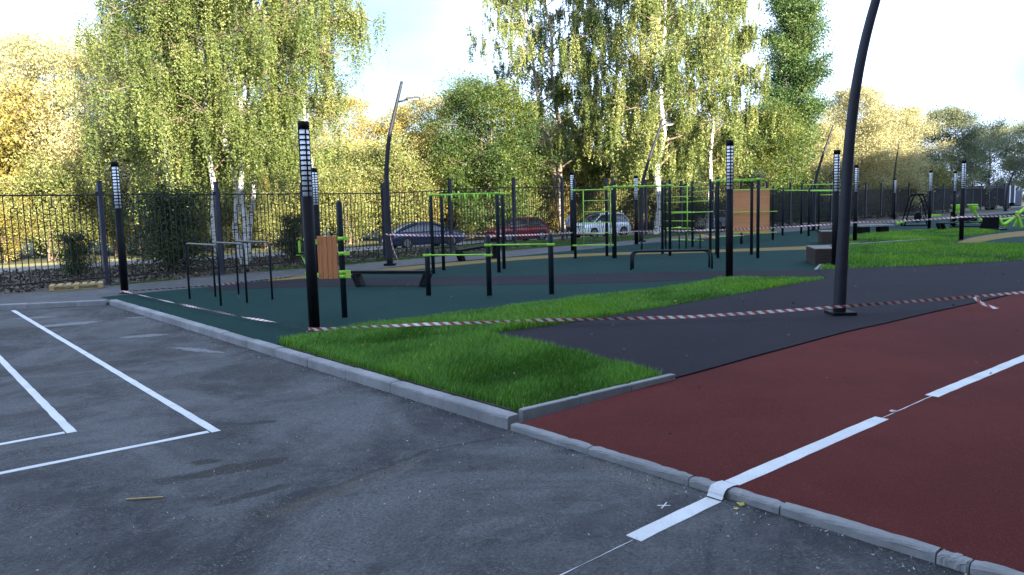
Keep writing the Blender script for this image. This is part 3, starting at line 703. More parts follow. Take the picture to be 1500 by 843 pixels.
# lime bracket seat on the left
MB().beam((-.57, .1, 1.22), (-.83, .2, 1.22), .28, .03).build('seat', Mt['black'], t)
MB().beam((-.80, .2, 1.20), (-.60, .1, .80), .05, .03).build('strut', Mt['lime'], t)
MB().beam((-.84, .2, 1.18), (-.84, .2, 1.46), .06, .03).build('backrest', Mt['lime'], t)
MB().beam((-.90, .2, 1.20), (-.62, .1, 1.20), .03, .03).build('bracket', Mt['lime'], t)

def slope_bench(name, c, ang, L, h, label, w=.34, hl=None):
    t = empty(name, (c[0], c[1], 0), label, 'bench', rz=ang)
    hl = h if hl is None else hl
    MB().beam((-L/2-.05, 0, hl), (L/2+.05, 0, h), w, .05, .012).build('seat', Mt['black'], t)
    MB().beam((-L/2-.04, 0, hl-.045), (L/2+.04, 0, h-.045), w*.8, .035).build('seat_frame', Mt['teal'], t)
    for s in (-1, 1):
        zt = hl if s < 0 else h
        lg = MB(); lg.beam((s*(L/2-.02), 0, zt-.06), (s*(L/2-.16), 0, 0), w*.75, .16)
        o = lg.build('leg', Mt['black'], t)
        for k in range(4):
            f = .15+k*.2; MB().beam((s*(L/2-.02-.14*f)+.0, -w*.375-.006, (zt-.06)*(1-f)), (s*(L/2-.02-.14*f)+.10, -w*.375-.006, (zt-.06)*(1-f)+.01), .012, .02).build('rib', Mt['teal'], o)
    return t
slope_bench('exercise_bench', (-3.15, 19.62), math.atan2(-.60, 2.1), 2.10, .40, 'low dark exercise bench with slanted legs right of the wooden board', .36)
slope_bench('exercise_bench', (-1.25, 28.85), math.atan2(1.5, 1.8), 1.9, .58, 'dark sloping exercise bench standing behind the low lime bars', .36, .42)

t = empty('low_bars', (-.519, 17.04, 0), 'low exercise bars of two heights on three dark posts with lime clamps', 'exercise bars')
O = Vector((.519, -17.04, 0))
post(t, -1.94+.519, .32, 1.13, .06); post(t, 0, 0, 1.38, .06); post(t, .897+.519, -.05, 1.38, .06)
A, B, C2 = Vector((-1.421, .32, .94)), Vector((0, 0, .92)), Vector((1.416, -.05, 1.13))
bar(t, A-Vector((.10, 0, 0)), B+Vector((.10, -.02, 0)), .021); bar(t, Vector((-.08, 0, 1.15)), C2+Vector((.1, 0, 0)), .021)
for p in (A, B, Vector((0, 0, 1.15)), C2): 
    MB().box(p, (.17, .16, .055), bev=.01).build('clamp', Mt['lime'], t)

t = empty('pull_up_frame', (-1.32, 23.8, 0), 'four post pull-up frame with lime top bars and short hanging grips', 'pull-up frame')
PP = [(-2.424, 23.246), (-2.211, 24.442), (-.388, 23.115), (-.239, 24.35)]
PP = [(x+1.32, y-23.8) for x, y in PP]
for x, y in PP: post(t, x, y, 2.46, .055)
zt = 2.42
for a, b in ((0, 2), (1, 3), (0, 1), (2, 3)):
    a = Vector((*PP[a], zt)); b = Vector((*PP[b], zt)); d = (b-a).normalized()*.07
    bar(t, a-d, b+d, .022)
for x, y in PP: MB().lathe([(.066, -.04), (.066, .04)], 14).build('clamp', Mt['lime'], t, loc=(x, y, zt))
for fx in (.22, .32, .52, .66, .86):
    a = Vector((*PP[0], zt)).lerp(Vector((*PP[2], zt)), fx); bar(t, a, a-Vector((0, 0, .22)), .030, name='hanging_grip')
for fx in (.3, .6, .8):
    a = Vector((*PP[1], zt)).lerp(Vector((*PP[3], zt)), fx); bar(t, a, a-Vector((0, 0, .22)), .030, name='hanging_grip')
bar(t, Vector((*PP[0], zt)).lerp(Vector((*PP[2], zt)), .32), Vector((*PP[1], zt)).lerp(Vector((*PP[3], zt)), .32), .018)

def ladder(t, a, b, z0, zt, rungs, inset, r=.020):
    a, b = Vector(a), Vector(b); d = (b-a).normalized()
    for z in (z0, zt): 
        bar(t, (a-d*.12)+Vector((0, 0, z)), (b+d*.12)+Vector((0, 0, z)), r+.004, name='crossbar')
    p, q = a+d*inset, b-d*inset*.3
    for w in (p, q): bar(t, w+Vector((0, 0, z0)), w+Vector((0, 0, zt)), r, name='side_rail')
    for z in rungs: bar(t, p+Vector((0, 0, z)), q+Vector((0, 0, z)), r-.003, name='rung')
t = empty('ladder_frame', (3.1, 28.0, 0), 'lime ladder frame between two dark posts, in front of the white car', 'climbing frame')
a, b = Vector((2.413-3.1, .182, 0)), Vector((.701, -.167, 0))
post(t, a.x, a.y, 2.97, .052); post(t, b.x, b.y, 2.80, .052)
ladder(t, a, b, .49, 2.54, (.95, 1.33, 1.73, 2.14), .33)
for p, zz in ((a, .49), (b, .49), (a, 2.54), (b, 2.54)): MB().lathe([(.064, -.035), (.064, .035)], 14).build('clamp', Mt['lime'], t, loc=(p.x, p.y, zz))

def monkey(name, label, P, z, rungs=6, zt=2.85, both=True):
    cx = sum(p[0] for p in P)/len(P); cy = sum(p[1] for p in P)/len(P)
    t = empty(name, (cx, cy, 0), label, 'monkey bars')
    Q = [Vector((x-cx, y-cy, 0)) for x, y in P]
    for p in Q: post(t, p.x, p.y, zt, .055)
    u = Vector((0, 0, z))
    r1, r2 = (Q[0]+u, Q[1]+u), (Q[2]+u, Q[3]+u)
    for s in (r1, r2):
        d = (s[1]-s[0]).normalized()*.1; bar(t, s[0]-d, s[1]+d, .024, name='side_rail')
    for k in range(rungs+1):
        f = k/rungs; bar(t, r1[0].lerp(r1[1], f), r2[0].lerp(r2[1], f), .019, name='rung')
    for p in Q: MB().lathe([(.066, -.04), (.066, .04)], 14).build('clamp', Mt['lime'], t, loc=(p.x, p.y, z))
    return t
monkey('monkey_bars', 'lime horizontal ladder on dark posts between the lime ladder frame and the climbing frame', [(3.85, 27.75), (5.99, 28.3), (3.70, 29.0), (5.95, 29.5)], 2.63)
monkey('monkey_bars', 'lime horizontal ladder on dark posts reaching over to the plywood panel', [(7.30, 26.5), (8.555, 26.03), (7.75, 28.3), (8.90, 27.8)], 2.72)
# low U bars
for k, (a, b, lab) in enumerate((((3.629, 22.729), (6.0, 22.42), 'long low dark push-up bar in front of the climbing frames'), ((3.75, 23.1), (6.03, 22.84), 'second low push-up bar standing just behind the first'))):
    a = Vector((*a, 0)); b = Vector((*b, 0)); c = (a+b)/2; u = Vector((0, 0, .56 if k == 0 else .52))
    r_ = empty('push_up_bar', c, lab, 'exercise bar', 'pair of low push-up bars'); pts = rounded([a-c, a-c+u, b-c+u, b-c], .2, 7)
    MB().tube(pts[:6], .032, 12).build('leg', Mt['teal'], r_); MB().tube(pts[-6:], .032, 12).build('leg', Mt['teal'], r_)
    MB().tube(pts[5:-5], .0325, 12).build('handrail', Mt['teal'], r_)
# little posts and arches
for x, y, lab in ((5.695, 32.73, 'left one of two stubby dark posts behind the long push-up bar'), (6.511, 32.35, 'right one of two stubby dark posts behind the long push-up bar')):
    setp(MB().lathe([(.05, 0), (.05, .32), (.03, .35)], 12).build('stub_post', Mt['teal'], loc=(x, y, 0)), lab, 'post', 'stubby posts')
for k, (x, y, lab) in enumerate(((7.177, 32.04, 'left low dark arch bar in front of the climbing frame'), (7.975, 31.67, 'right low dark arch bar in front of the climbing frame'))):
    r_ = empty('arch_bar', (x, y, 0), lab, 'exercise bar', 'low arch bars'); pts = rounded([(0, 0, 0), (0, 0, .74), (-.42, .75, .74), (-.42, .75, 0)], .15, 5)
    MB().tube(pts, .03, 10).build('bent_tube', Mt['teal'], r_)
# climbing frame
t = empty('climbing_frame', (7.6, 31.5, 0), 'tall climbing frame of dark posts with many lime crossbars and a lime middle pole', 'climbing frame')
o = Vector((-7.6, -31.5, 0))
P6 = [(7.241, 35.18, 2.94), (8.11, 33.55, 2.93), (7.971, 30.03, 2.89), (5.99, 28.31, 0), (9.6, 33.2, 2.9)]
for x, y, h in P6:
    if h: post(t, x-7.6, y-31.5, h, .055)
pa, pb, pc = Vector((7.241, 35.18, 0))+o, Vector((8.11, 33.55, 0))+o, Vector((7.97, 30.03, 0))+o
for z in (2.69, 2.25, 2.0, 1.56, 1.15, .83, .29):
    d = (pb-pa).normalized()*.1; bar(t, pa-d+Vector((0, 0, z)), pb+d+Vector((0, 0, z)), .021, name='rung')
pd = Vector((6.1, 28.6, 0))+o
for z in (1.59,): bar(t, pd+Vector((-.1, 0, z)), pc+Vector((.1, 0, z)), .022, name='crossbar')
for z in (2.43, 2.02, 2.75): bar(t, pb+Vector((0, 0, z)), pc+Vector((.1, 0, z)), .021, name='crossbar')
bar(t, pb+Vector((-.35, -.5, .25)), pb+Vector((-.35, -.5, 2.75)), .022, name='middle_pole')
bar(t, pa+Vector((0, 0, .29)), pb+Vector((.4, -.3, .29)), .022, name='crossbar')
MB().beam(pa+Vector((.1, -.1, .78)), pa+Vector((.55, -.5, .86)), .3, .05).build('step', Mt['lime'], t)
MB().beam(pb+Vector((.15, -.6, .55)), pb+Vector((.75, -1.0, .40)), .35, .04).build('ramp_board', Mt['wood'], t)
# bar frame right of climbing frame
t = empty('crossbar_frame', (9.2, 34, 0), 'low lime crossbar running from the climbing frame to the stub post', 'exercise bars')
post(t, 10.7-9.2, .885, .52, .06)
bar(t, (-1.0, -.6, .42), (1.6, .9, .38), .024, name='crossbar')
# plywood panel
t = empty('plywood_panel_frame', (12.5, 38.5, 0), 'tall reddish plywood climbing panel between dark posts with three lime crossbars', 'climbing panel')
a, b = Vector((11.0-12.5, 37.9-38.5, 0)), Vector((13.132-12.5, 37.683-38.5, 0))
a = Vector((11.05-12.5, 37.9-38.5, 0))
post(t, a.x, a.y, 2.95, .06); post(t, b.x, b.y, 2.66, .06)
d = (b-a).normalized(); nn = Vector((-d.y, d.x, 0))
ang = math.atan2(d.y, d.x)
m_ = (a+b)/2 + nn*.10
MB().box((0, 0, 0), (1.80, .022, 2.26), bev=.003).build('panel', Mt['ply'], t, loc=(m_.x, m_.y, 1.44), rot=(0, 0, ang))
for z in (.38, 1.42, 2.52): bar(t, a-d*.15+Vector((0, 0, z))-nn*.08, b+d*.18+Vector((0, 0, z))-nn*.08, .026, name='crossbar')
# back right rack
t = empty('bar_rack', (16.8, 42.5, 0), 'dark multi post bar rack with lime bars near the fence left of the curved mast', 'exercise frame')
PR = [(15.269, 42.25, 2.6), (16.824, 43.57, 2.93), (16.202, 40.91, 2.5), (18.192, 44.47, 2.92), (18.0, 42.0, 2.6), (19.7, 43.8, 2.9)]
for x, y, h in PR: post(t, x-16.8, y-42.5, h, .06)
PR = [Vector((x-16.8, y-42.5, 0)) for x, y, h in PR]
bar(t, PR[0]+Vector((-.1, 0, 2.5)), PR[4]+Vector((.7, .1, 2.42)), .035, name='crossbar'); bar(t, PR[1]+Vector((-.1, 0, 2.82)), PR[5]+Vector((.3, .1, 2.78)), .032, name='crossbar')
bar(t, PR[2]+Vector((-.1, 0, 2.42)), PR[4]+Vector((.6, .1, 2.38)), .03, name='crossbar'); bar(t, PR[3]+Vector((0, 0, 2.2)), PR[5]+Vector((.1, .1, 2.2)), .03, name='crossbar')
MB().beam(PR[4]+Vector((.5, 0, 2.4)), PR[4]+Vector((.5, 0, 2.9)), .04, .03).build('hook', Mt['lime'], t)

# slatted box seats
def boxseat(x, y, ang, w, d, h, label):
    t = empty('slatted_box_seat', (x, y, 0), label, 'box seat', 'dark slatted box seats', ang)
    n = 5; sh = (h-.04)/n
    fm = MB().box((0, -d/2+.012, sh/2-.006), (w, .022, sh-.014)).mesh('slat', Mt['slat'])
    sm = MB().box((0, 0, sh/2-.006), (.022, d-.05, sh-.014)).mesh('slat', Mt['slat'])
    for k in range(n):
        link('slat', fm, None, t, (0, 0, k*sh+.01)); link('slat', fm, None, t, (0, d-.024, k*sh+.01))
        link('slat', sm, None, t, (w/2-.012, 0, k*sh+.01)); link('slat', sm, None, t, (-w/2+.012, 0, k*sh+.01))
    MB().box((0, 0, h/2), (w-.06, d-.06, h-.06)).build('core', Mt['black'], t)
    k = max(3, int(d/.14)); tm = MB().box((0, 0, 0), (w+.03, d/k-.008, .035), bev=.004).mesh('top_board', Mt['slattop'])
    for i in range(k): link('top_board', tm, None, t, (0, -d/2+d/k*(i+.5), h-.01))
boxseat(9.62, 23.28, math.atan2(-.165, .49)+.1, .62, 1.75, .50, 'dark slatted box seat on the green floor beside the pale edging strip')
boxseat(14.45, 33.9, -.3, .95, 1.6, .54, 'dark slatted box seat farther back, half hidden behind the striped lamp')
t = empty('plank_bench', (19.75, 40.9, 0), 'long grey plank bench on two dark boxes at the edge of the far lawn', 'bench', rz=math.atan2(.25, 1.7))
for s in (-.62, .50): MB().box((s, 0, .20), (.5, .42, .40), bev=.01).build('support_box', Mt['black'], t)
for k in range(3): MB().box((0, -.19+.19*k, .46), (2.05, .17, .10), bev=.01).build('plank', simple('grey_plank', (.17, .17, .175), (.22, .22, .225), 5, .6), t)

# trainers at the right
def tube_t(name, t, pts, r=.03, mat='lime', rad=.12): return MB().tube(rounded(pts, rad, 4), r, 10).build(name, Mt[mat], t)
t = empty('elliptical_trainer', (27.5, 51.0, 0), 'big dark elliptical trainer with tall arched frame and crossing handles', 'exercise machine', rz=-.15); t.scale = (.64, .9, 1)
for s in (-.35, .35):
    tube_t('arched_frame', t, [(-1.35, s, 0), (-.55, s, 2.05), (.35, s, 2.15), (1.05, s, .9), (1.2, s, 0)], .06, 'black', .35)
    tube_t('swing_handle', t, [(.55, s*.6, 1.9), (.85, s*.6, 1.3), (.55, s*.6, .5)], .03, 'teal')
    tube_t('pedal_arm', t, [(-1.0, s*.5, .45), (0, s*.5, .25), (.8, s*.5, .5)], .035, 'black')
    MB().box((-.3+s, s*.5, .42), (.5, .2, .05), bev=.01).build('pedal', Mt['black'], t)
    MB().beam((-1.2, s, .95), (-.55, s, .75), .05, .05).build('grip', Mt['steeltop'], t)
MB().lathe([(.33, -.08), (.36, 0), (.33, .08)], 20).build('flywheel', Mt['black'], t, loc=(.1, 0, .55), rot=(math.pi/2, 0, 0))
MB().box((0, 0, .06), (2.5, .9, .08), bev=.02).build('base_frame', Mt['teal'], t)
MB().box((0, 0, 2.10), (1.0, .7, .10), bev=.03).build('top_cover', Mt['black'], t)
MB().beam((-2.1, -.2, .18), (-1.1, -.2, .38), .30, .16, .02).build('foot_plate', Mt['lime'], t)
MB().beam((1.2, 0, .66), (2.4, 0, .66), .15, .13, .02).build('handle_bar', Mt['lime'], t)
# dark bench in front
t = empty('bar_bench', (25.6, 42.6, 0), 'long low dark bench behind the striped lamp in the far lawn', 'bench', rz=.03)
MB().box((0, 0, .44), (2.9, .36, .08), bev=.01).build('seat', Mt['teal'], t)
for s in (-1, 1):
    for q in (-.12, .14): MB().beam((s*1.33+q, 0, .40), (s*1.18+q, 0, 0), .3, .07).build('leg', Mt['black'], t)
MB().box((.3, 0, .20), (2.1, .10, .06)).build('stretcher', Mt['black'], t)
# lime seat trainer
t = empty('seat_trainer', (30.1, 49.8, 0), 'lime green double seat trainer behind the striped lamp in the far lawn', 'exercise machine', rz=0)
for s, c in ((-1, -.62), (1, .48)):
    tube_t('frame_tube', t, [(c-.25*s*-1, 0, 1.25), (c, 0, .95), (c+.35*s*-1*-1 if s > 0 else c-.30, 0, .45), (c+.75 if s > 0 else c-.02, 0, .12)], .085)
    MB().box((c-.05, 0, 1.32), (.52, .40, .09), bev=.03).build('seat', Mt['lime'], t)
    MB().box((c-.02, 0, 1.12), (.30, .30, .30), bev=.08, taper=1.5).build('seat_shell', Mt['lime'], t)
    MB().beam((c-.3, -.1, .15), (c+.25, -.1, .12), .25, .05).build('footrest', Mt['lime'], t)
    MB().beam((c+.02, -.2, .95), (c+.36, -.2, .16), .05, .05).build('strut', Mt['lime'], t)
MB().box((-.75, .1, .45), (.28, .28, .9), bev=.02).build('column', Mt['black'], t); MB().box((.2, .1, .35), (1.1, .25, .3), bev=.02).build('column', Mt['black'], t)
# lime walker with a dark box
t = empty('walker_trainer', (27.9, 41.8, 0), 'lime green walking trainer with A shaped legs and a dark gearbox at the right edge', 'exercise machine', rz=0); t.scale = (1.08, 1.08, 1.08)
MB().box((-1.15, 0, .42), (.62, .45, .72), bev=.03).build('gearbox', Mt['black'], t); MB().box((-1.1, 0, .04), (1.3, .5, .07), bev=.01).build('base_plate', Mt['teal'], t)
MB().beam((-1.4, 0, .76), (-2.4, 0, .45), .06, .04).build('lever', Mt['black'], t)
tube_t('main_tube', t, [(-.85, -.1, .72), (-.62, -.1, .25), (-.35, -.1, .35), (.55, -.1, 1.1), (1.4, -.1, 1.2)], .085)
tube_t('main_tube', t, [(-.7, .3, .5), (.1, .3, .55), (.8, .3, .95), (1.6, .3, .9)], .07)
for x in (.28, .72):
    MB().beam((x-.22, -.15, .92), (x+.08, -.15, .12), .13, .12).build('leg', Mt['lime'], t); MB().beam((x-.20, .35, .6), (x-.42, .35, .12), .12, .10).build('leg', Mt['lime'], t)
MB().beam((.25, -.18, .58), (.62, -.18, .58), .05, .06).build('crossbar', Mt['lime'], t)
MB().box((1.1, 0, 1.22), (.8, .3, .06), bev=.02).build('seat', Mt['lime'], t)
MB().beam((-.3, 0, .75), (1.4, 0, .98), .12, .08).build('beam', Mt['black'], t)

# ------------------------------------------------------------------ pallet
t = empty('wooden_pallet', (-12.4, 21.35, 0), 'pale wooden pallet lying on the walkway at the foot of the fence', 'pallet', rz=math.atan2(.66, 1.2)-.02)
bl = MB().box((0, 0, 0), (.12, .14, .085)).mesh('block', Mt['pallet'])
for x in (-.6, 0, .6):
    for y in (-.35, 0, .35): link('block', bl, None, t, (x, y, .065))
ds = MB().box((0, 0, 0), (.12, .80, .02)).mesh('deck_board', Mt['pallet'])
for k in range(7): link('deck_board', ds, None, t, (-.6+.2*k, 0, .142), (0, 0, .0))
st = MB().box((0, 0, 0), (1.32, .11, .02)).mesh('stringer_board', Mt['pallet'])
for y in (-.35, 0, .35): link('stringer_board', st, None, t, (0, y, .12)); link('stringer_board', st, None, t, (0, y, .011))

# ------------------------------------------------------------------ barrier tape
mt, tt, tb = newmat('barrier_tape')
uv = tt.nodes.new('ShaderNodeUVMap'); sx = tt.nodes.new('ShaderNodeSeparateXYZ'); tt.links.new(uv.outputs[0], sx.inputs[0])
f = mathn(tt, 'FRACT', mathn(tt, 'ADD', mathn(tt, 'MULTIPLY', sx.outputs[0], 1/.17), mathn(tt, 'MULTIPLY', sx.outputs[1], .45)))
f = mathn(tt, 'GREATER_THAN', f, .5)
tt.links.new(mixc(tt, f, (.64, .62, .62), (.36, .065, .055)), tb.inputs['Base Color']); tb.inputs['Roughness'].default_value = .35
def tape(pts, label, w=.07, tw=0, sagn=0, seed=1, tilt0=0, n=90, wfun=None):
    r = random.Random(seed); P = [Vector(p) for p in pts]
    segs = [(b-a).length for a, b in zip(P, P[1:])]; T = sum(segs); me = bpy.data.meshes.new('barrier_tape')
    n = max(20, min(260, int(T/.09))); V, Fc, U = [], [], []
    def pos(s):
        for a, b, l in zip(P, P[1:], segs):
            if s <= l or b is P[-1]:
                t = min(1, s/l); c = a.lerp(b, t); c = c-Vector((0, 0, sagn*l*4*t*(1-t)*.1)); return c, (b-a).normalized()
            s -= l
    for i in range(n+1):
        s = T*i/n; c, d = pos(s); side = d.cross(Vector((0, 0, 1))).normalized(); upv = side.cross(d)
        a = tilt0 + tw*math.sin(s*1.1+seed)+tw*.6*math.sin(s*2.9+seed*2); u = upv*math.cos(a)+side*math.sin(a)
        ww = w*(1-.25*abs(math.sin(s*1.7+seed))*min(1, abs(tw)*2))
        V += [c+u*ww/2, c-u*ww/2]; U += [(s, 1), (s, 0)]
    for i in range(n): Fc.append((2*i, 2*i+1, 2*i+3, 2*i+2))
    me.from_pydata(V, [], Fc); l = me.uv_layers.new()
    for p in me.polygons:
        p.use_smooth = True
        for li, vi in zip(p.loop_indices, p.vertices): l.data[li].uv = U[vi]
    me.materials.append(mt); o = link('barrier_tape', me); return setp(o, label, 'tape', 'red and white barrier tapes')
tape([(-3.30, 12.37, .055), (-1.5, 12.3, .105), (.6, 12.35, .115), (3, 12.45, .09), (5.60, 12.63, .17), (9.3, 13.6, .20), (15, 15.2, .28)], 'red and white tape stretched low from the largest lamp past the big curved mast', .055, .35, .02, 3)
tape([(-10.15, 19.56, .07), (-7.6, 16.75, .055), (-5.1, 14.1, .055), (-3.40, 12.42, .08)], 'red and white tape lying slack from the far left lamp to the tall lamp', .045, .9, .0, 5, .9)
tape([(-10.13, 19.6, .06), (-8.4, 21.0, .02), (-6.9, 23.0, .02), (-6.45, 24.75, .06)], 'red and white tape on the ground along the green floor behind the dip bars', .06, .3, 0, 8, .9)
tape([(-4.33, 27.05, 1.12), (2.65, 32.85, .80), (6.18, 36.9, .64), (16.05, 34.9, .86), (19.95, 33.22, 1.03), (27, 31.6, 1.25)], 'long red and white tape strung high across the exercise ground', .07, .25, .1, 11)
tape([(-4.33, 27.0, 1.12), (-4.22, 26.9, .62), (-4.05, 26.75, .25), (-4.02, 26.7, .02)], 'loose tape end hanging down from the far curved mast', .07, .6, 0, 2)
tape([(8.20, 13.22, .19), (8.26, 13.15, .10), (8.42, 13.05, .02), (8.50, 13.0, .01)], 'short knotted tape end hanging over the edge of the red track', .07, .9, 0, 4)
for (x, y, z, rad, lab) in ((-3.334, 12.49, .055, .098, 'red and white tape wound round the foot of the tall lamp'), (-10.18, 19.67, .06, .098, 'tape wound round the foot of the far left lamp'), (-4.40, 27.2, 1.12, .12, 'tape wound round the far curved mast')):
    tape([(x+rad*math.cos(a), y+rad*math.sin(a), z+.01*math.sin(a*2)) for a in [k*math.pi/8 for k in range(17)]], lab, .05, .1, 0, 3)

# ------------------------------------------------------------------ cars
glass, gt, gb = newmat('car_glass'); gb.inputs['Base Color'].default_value = (.02, .025, .03, 1); gb.inputs['Roughness'].default_value = .05; gb.inputs['Specular IOR Level'].default_value = .9
tyre = simple('tyre_rubber', (.012, .012, .012), None, 20, .85); rimm = simple('alloy_rim', (.35, .35, .37), None, 10, .3, .8)
def carpaint(n, c):
    m, t, b = newmat(n); b.inputs['Base Color'].default_value = (*c, 1); b.inputs['Roughness'].default_value = .28; b.inputs['Coat Weight'].default_value = .6; b.inputs['Metallic'].default_value = .2; return m
redl = simple('red_tail_glass', (.25, .01, .01), None, 5, .2); headl = simple('headlight_glass', (.5, .52, .55), None, 5, .12)
def car(name, loc, ang, label, paint, L, Hc, Wd, hood, belt, wheelb, prof):
    """front towards +x; prof: glasshouse (x fraction, z fraction) rear-base, rear-top, front-top, front-base"""
    t = empty(name, loc, label, 'car', rz=ang)
    h = L/2; zb = .22
    # lower body: stations
    n = 22; mb = MB(); rings = []
    fx = prof[3][0]*L-h; rx = prof[0][0]*L-h
    for i in range(n+1):
        x = -h+L*i/n; f = (x+h)/L
        ends = max(0, 1-(min(f, 1-f)/.10)); wv = Wd/2*(1-.16*ends**1.6)
        if x > fx: top = belt-(belt-hood)*min(1, ((x-fx)/(h-fx))**1.4*1.0)
        elif x < rx: top = belt-.03*((rx-x)/(h+rx+1e-6))
        else: top = belt
        top -= .16*ends**2.2; bot = zb+.10*ends**1.5
        mid = (bot+top)/2
        sec = [(wv*.93, bot), (wv, bot+.10), (wv*1.0, mid), (wv*.985, top-.14), (wv*.92, top-.02), (wv*.80, top+.012), (0, top+.03)]
        sec = sec+[(-a, b) for a, b in sec[-2::-1]]
        rings.append([mb.bm.verts.new((x, a, b)) for a, b in sec])
    for A, B in zip(rings, rings[1:]):
        for k in range(len(A)-1): mb.bm.faces.new((A[k], A[k+1], B[k+1], B[k])).smooth = True
        mb.bm.faces.new((A[-1], A[0], B[0], B[-1]))
    mb.bm.faces.new(rings[0]); mb.bm.faces.new(rings[-1][::-1])
    body = mb.build('body', paint, t)
    # glasshouse
    X = [p[0]*L-h for p in prof]; ZT = Hc
    def gh(o, z0, z1, shrink):
        mb = MB()
        rb, rtp, ftp, fb = X
        st = [(rb+o, belt-.02), (rtp, ZT-.05*0), ((rtp+ftp)/2, ZT+.015), (ftp, ZT-.02), (fb-o, belt-.02)]
        return st
    mb = MB(); nseg = 14; A = None
    rb, rtp, ftp, fb = X
    def topz(x):
        if x < rtp: u = (x-rb)/(rtp-rb); return belt+(ZT-belt)*max(0, math.sin(u*math.pi/2))**.9
        if x > ftp: u = (fb-x)/(fb-ftp); return belt+(ZT-.02-belt)*max(0, math.sin(u*math.pi/2))**.95
        return ZT-.02+.02*math.sin((x-rtp)/(ftp-rtp)*math.pi)
    rg = []
    for i in range(nseg*2+1):
        x = rb+(fb-rb)*i/(nseg*2); z = max(topz(x), belt+.001); k = (z-belt)/(ZT-belt)
        wb = Wd/2*.90; wt = wb-(.22*k)
        rg.append([mb.bm.verts.new(c) for c in ((x, wb, belt-.02), (x, wb-(.19*k), belt+(z-belt)*.86), (x, wt-.06*k, z-.02*k), (x, 0, z+.0), (x, -wt+.06*k, z-.02*k), (x, -wb+.19*k, belt+(z-belt)*.86), (x, -wb, belt-.02))])
    for A, B in zip(rg, rg[1:]):
        for k in range(6): mb.bm.faces.new((A[k], A[k+1], B[k+1], B[k])).smooth = True
    gl = mb.build('glasshouse', glass, t)
    # roof skin over the glass
    mb = MB(); rg = []
    m_ = 12; xa, xb = rtp-.12, ftp+.10
    for i in range(m_+1):
        x = xa+(xb-xa)*i/m_; z = topz(x)+.012; wb = Wd/2*.90-.20
        rg.append([mb.bm.verts.new(c) for c in ((x, wb+.012, z-.10), (x, wb-.02, z-.03), (x, wb-.12, z+.004), (x, 0, z+.012), (x, -wb+.12, z+.004), (x, -wb+.02, z-.03), (x, -wb-.012, z-.10))])
    for A, B in zip(rg, rg[1:]):
        for k in range(6): mb.bm.faces.new((A[k], A[k+1], B[k+1], B[k])).smooth = True
    mb.build('roof', paint, t)
    for s in (-1, 1):
        wb = Wd/2*.90
        for (x0, x1) in ((rb+.04, rtp), (fb-.04, ftp), ((rb+fb)/2-.02, (rtp+ftp)/2)):
            zt_ = topz(x1)-.06; MB().beam((x0, s*(wb+.004), belt), (x1, s*(wb-.185), zt_), .05, .06).build('pillar', paint, t)
        MB().beam((rb+.1, s*(wb+.008), belt+.012), (fb-.08, s*(wb+.008), belt+.012), .015, .02).build('window_trim', rimm, t)
        MB().box((fb-.42, s*(Wd/2+.07), belt+.05), (.12, .17, .12), bev=.03).build('mirror', paint, t)
        MB().box((h-.16, s*(Wd/2-.27), hood-.12), (.26, .30, .12), bev=.03).build('headlight', headl, t)
        MB().box((-h+.12, s*(Wd/2-.24), belt-.17), (.16, .34, .13), bev=.03).build('taillight', redl, t)
        for xd in (-.35, .55): MB().box((xd, s*(Wd/2+.004), belt-.20), (.16, .02, .025)).build('door_handle', rimm if paint.name[0] != 'w' else paint, t)
        for xw in (-wheelb/2-.05, wheelb/2+.0):
            MB().lathe([(.37, -.05), (.37, .05)], 22).build('wheel_arch', tyre, t, loc=(xw, s*(Wd/2-.045), .33), rot=(math.pi/2, 0, 0))
            w = MB().lathe([(.22, -.10), (.30, -.11), (.325, -.07), (.325, .07), (.30, .11), (.22, .10)], 24).build('wheel', tyre, t, loc=(xw, s*(Wd/2-.09), .325), rot=(math.pi/2, 0, 0))
            rm = MB().lathe([(.215, -.112), (.19, -.115)], 20)
            rm.lathe([(.215, .112), (.20, .114)], 20)
            for k in range(5):
                a = k*1.2566
                for z in (-.118, .118): rm.beam((0, 0, z), (math.cos(a)*.21, math.sin(a)*.21, z), .05, .02)
            rm.build('rim', rimm, w)
    MB().box((0, 0, .24), (L*.86, Wd*.90, .12)).build('underbody', tyre, t)
    MB().box((-h-.005, 0, .48), (.03, .52, .12)).build('number_plate', Mt['diff'], t); MB().box((h-.01, 0, .42), (.04, .52, .12)).build('number_plate', Mt['diff'], t)
    MB().box((h-.03, 0, hood-.13), (.06, Wd*.5, .10), bev=.02).build('grille', tyre, t)
    return t
ra = math.atan2(RD.y, RD.x)
car('sedan_car', (-5.1, 43.5, -.2), ra, 'dark blue sedan parked on the road behind the fence, left of the other cars', carpaint('dark_blue_paint', (.012, .022, .055)), 4.85, 1.47, 1.84, .78, .93, 2.85, [(.06, 0), (.36, 1), (.56, 1), (.80, 0)])
car('hatchback_car', (.40, 47.3, -.2), ra+math.pi, 'red hatchback parked behind the fence between the blue sedan and the person', carpaint('red_paint', (.17, .006, .010)), 4.05, 1.52, 1.70, .80, .95, 2.5, [(.05, 0), (.20, 1), (.56, 1), (.82, 0)])
car('suv_car', (6.0, 50.6, -.2), ra+math.pi, 'white car with roof rails parked behind the lime ladder frame', carpaint('white_paint', (.74, .78, .82)), 4.35, 1.62, 1.80, .90, 1.02, 2.6, [(.04, 0), (.15, 1), (.60, 1), (.80, 0)])
car('estate_car', (16.5, 59.0, -.2), ra, 'pale car on the road seen in pieces behind the plywood panel and fence', carpaint('white_silver_paint', (.45, .48, .53)), 4.4, 1.5, 1.76, .82, .96, 2.6, [(.05, 0), (.24, 1), (.56, 1), (.80, 0)])
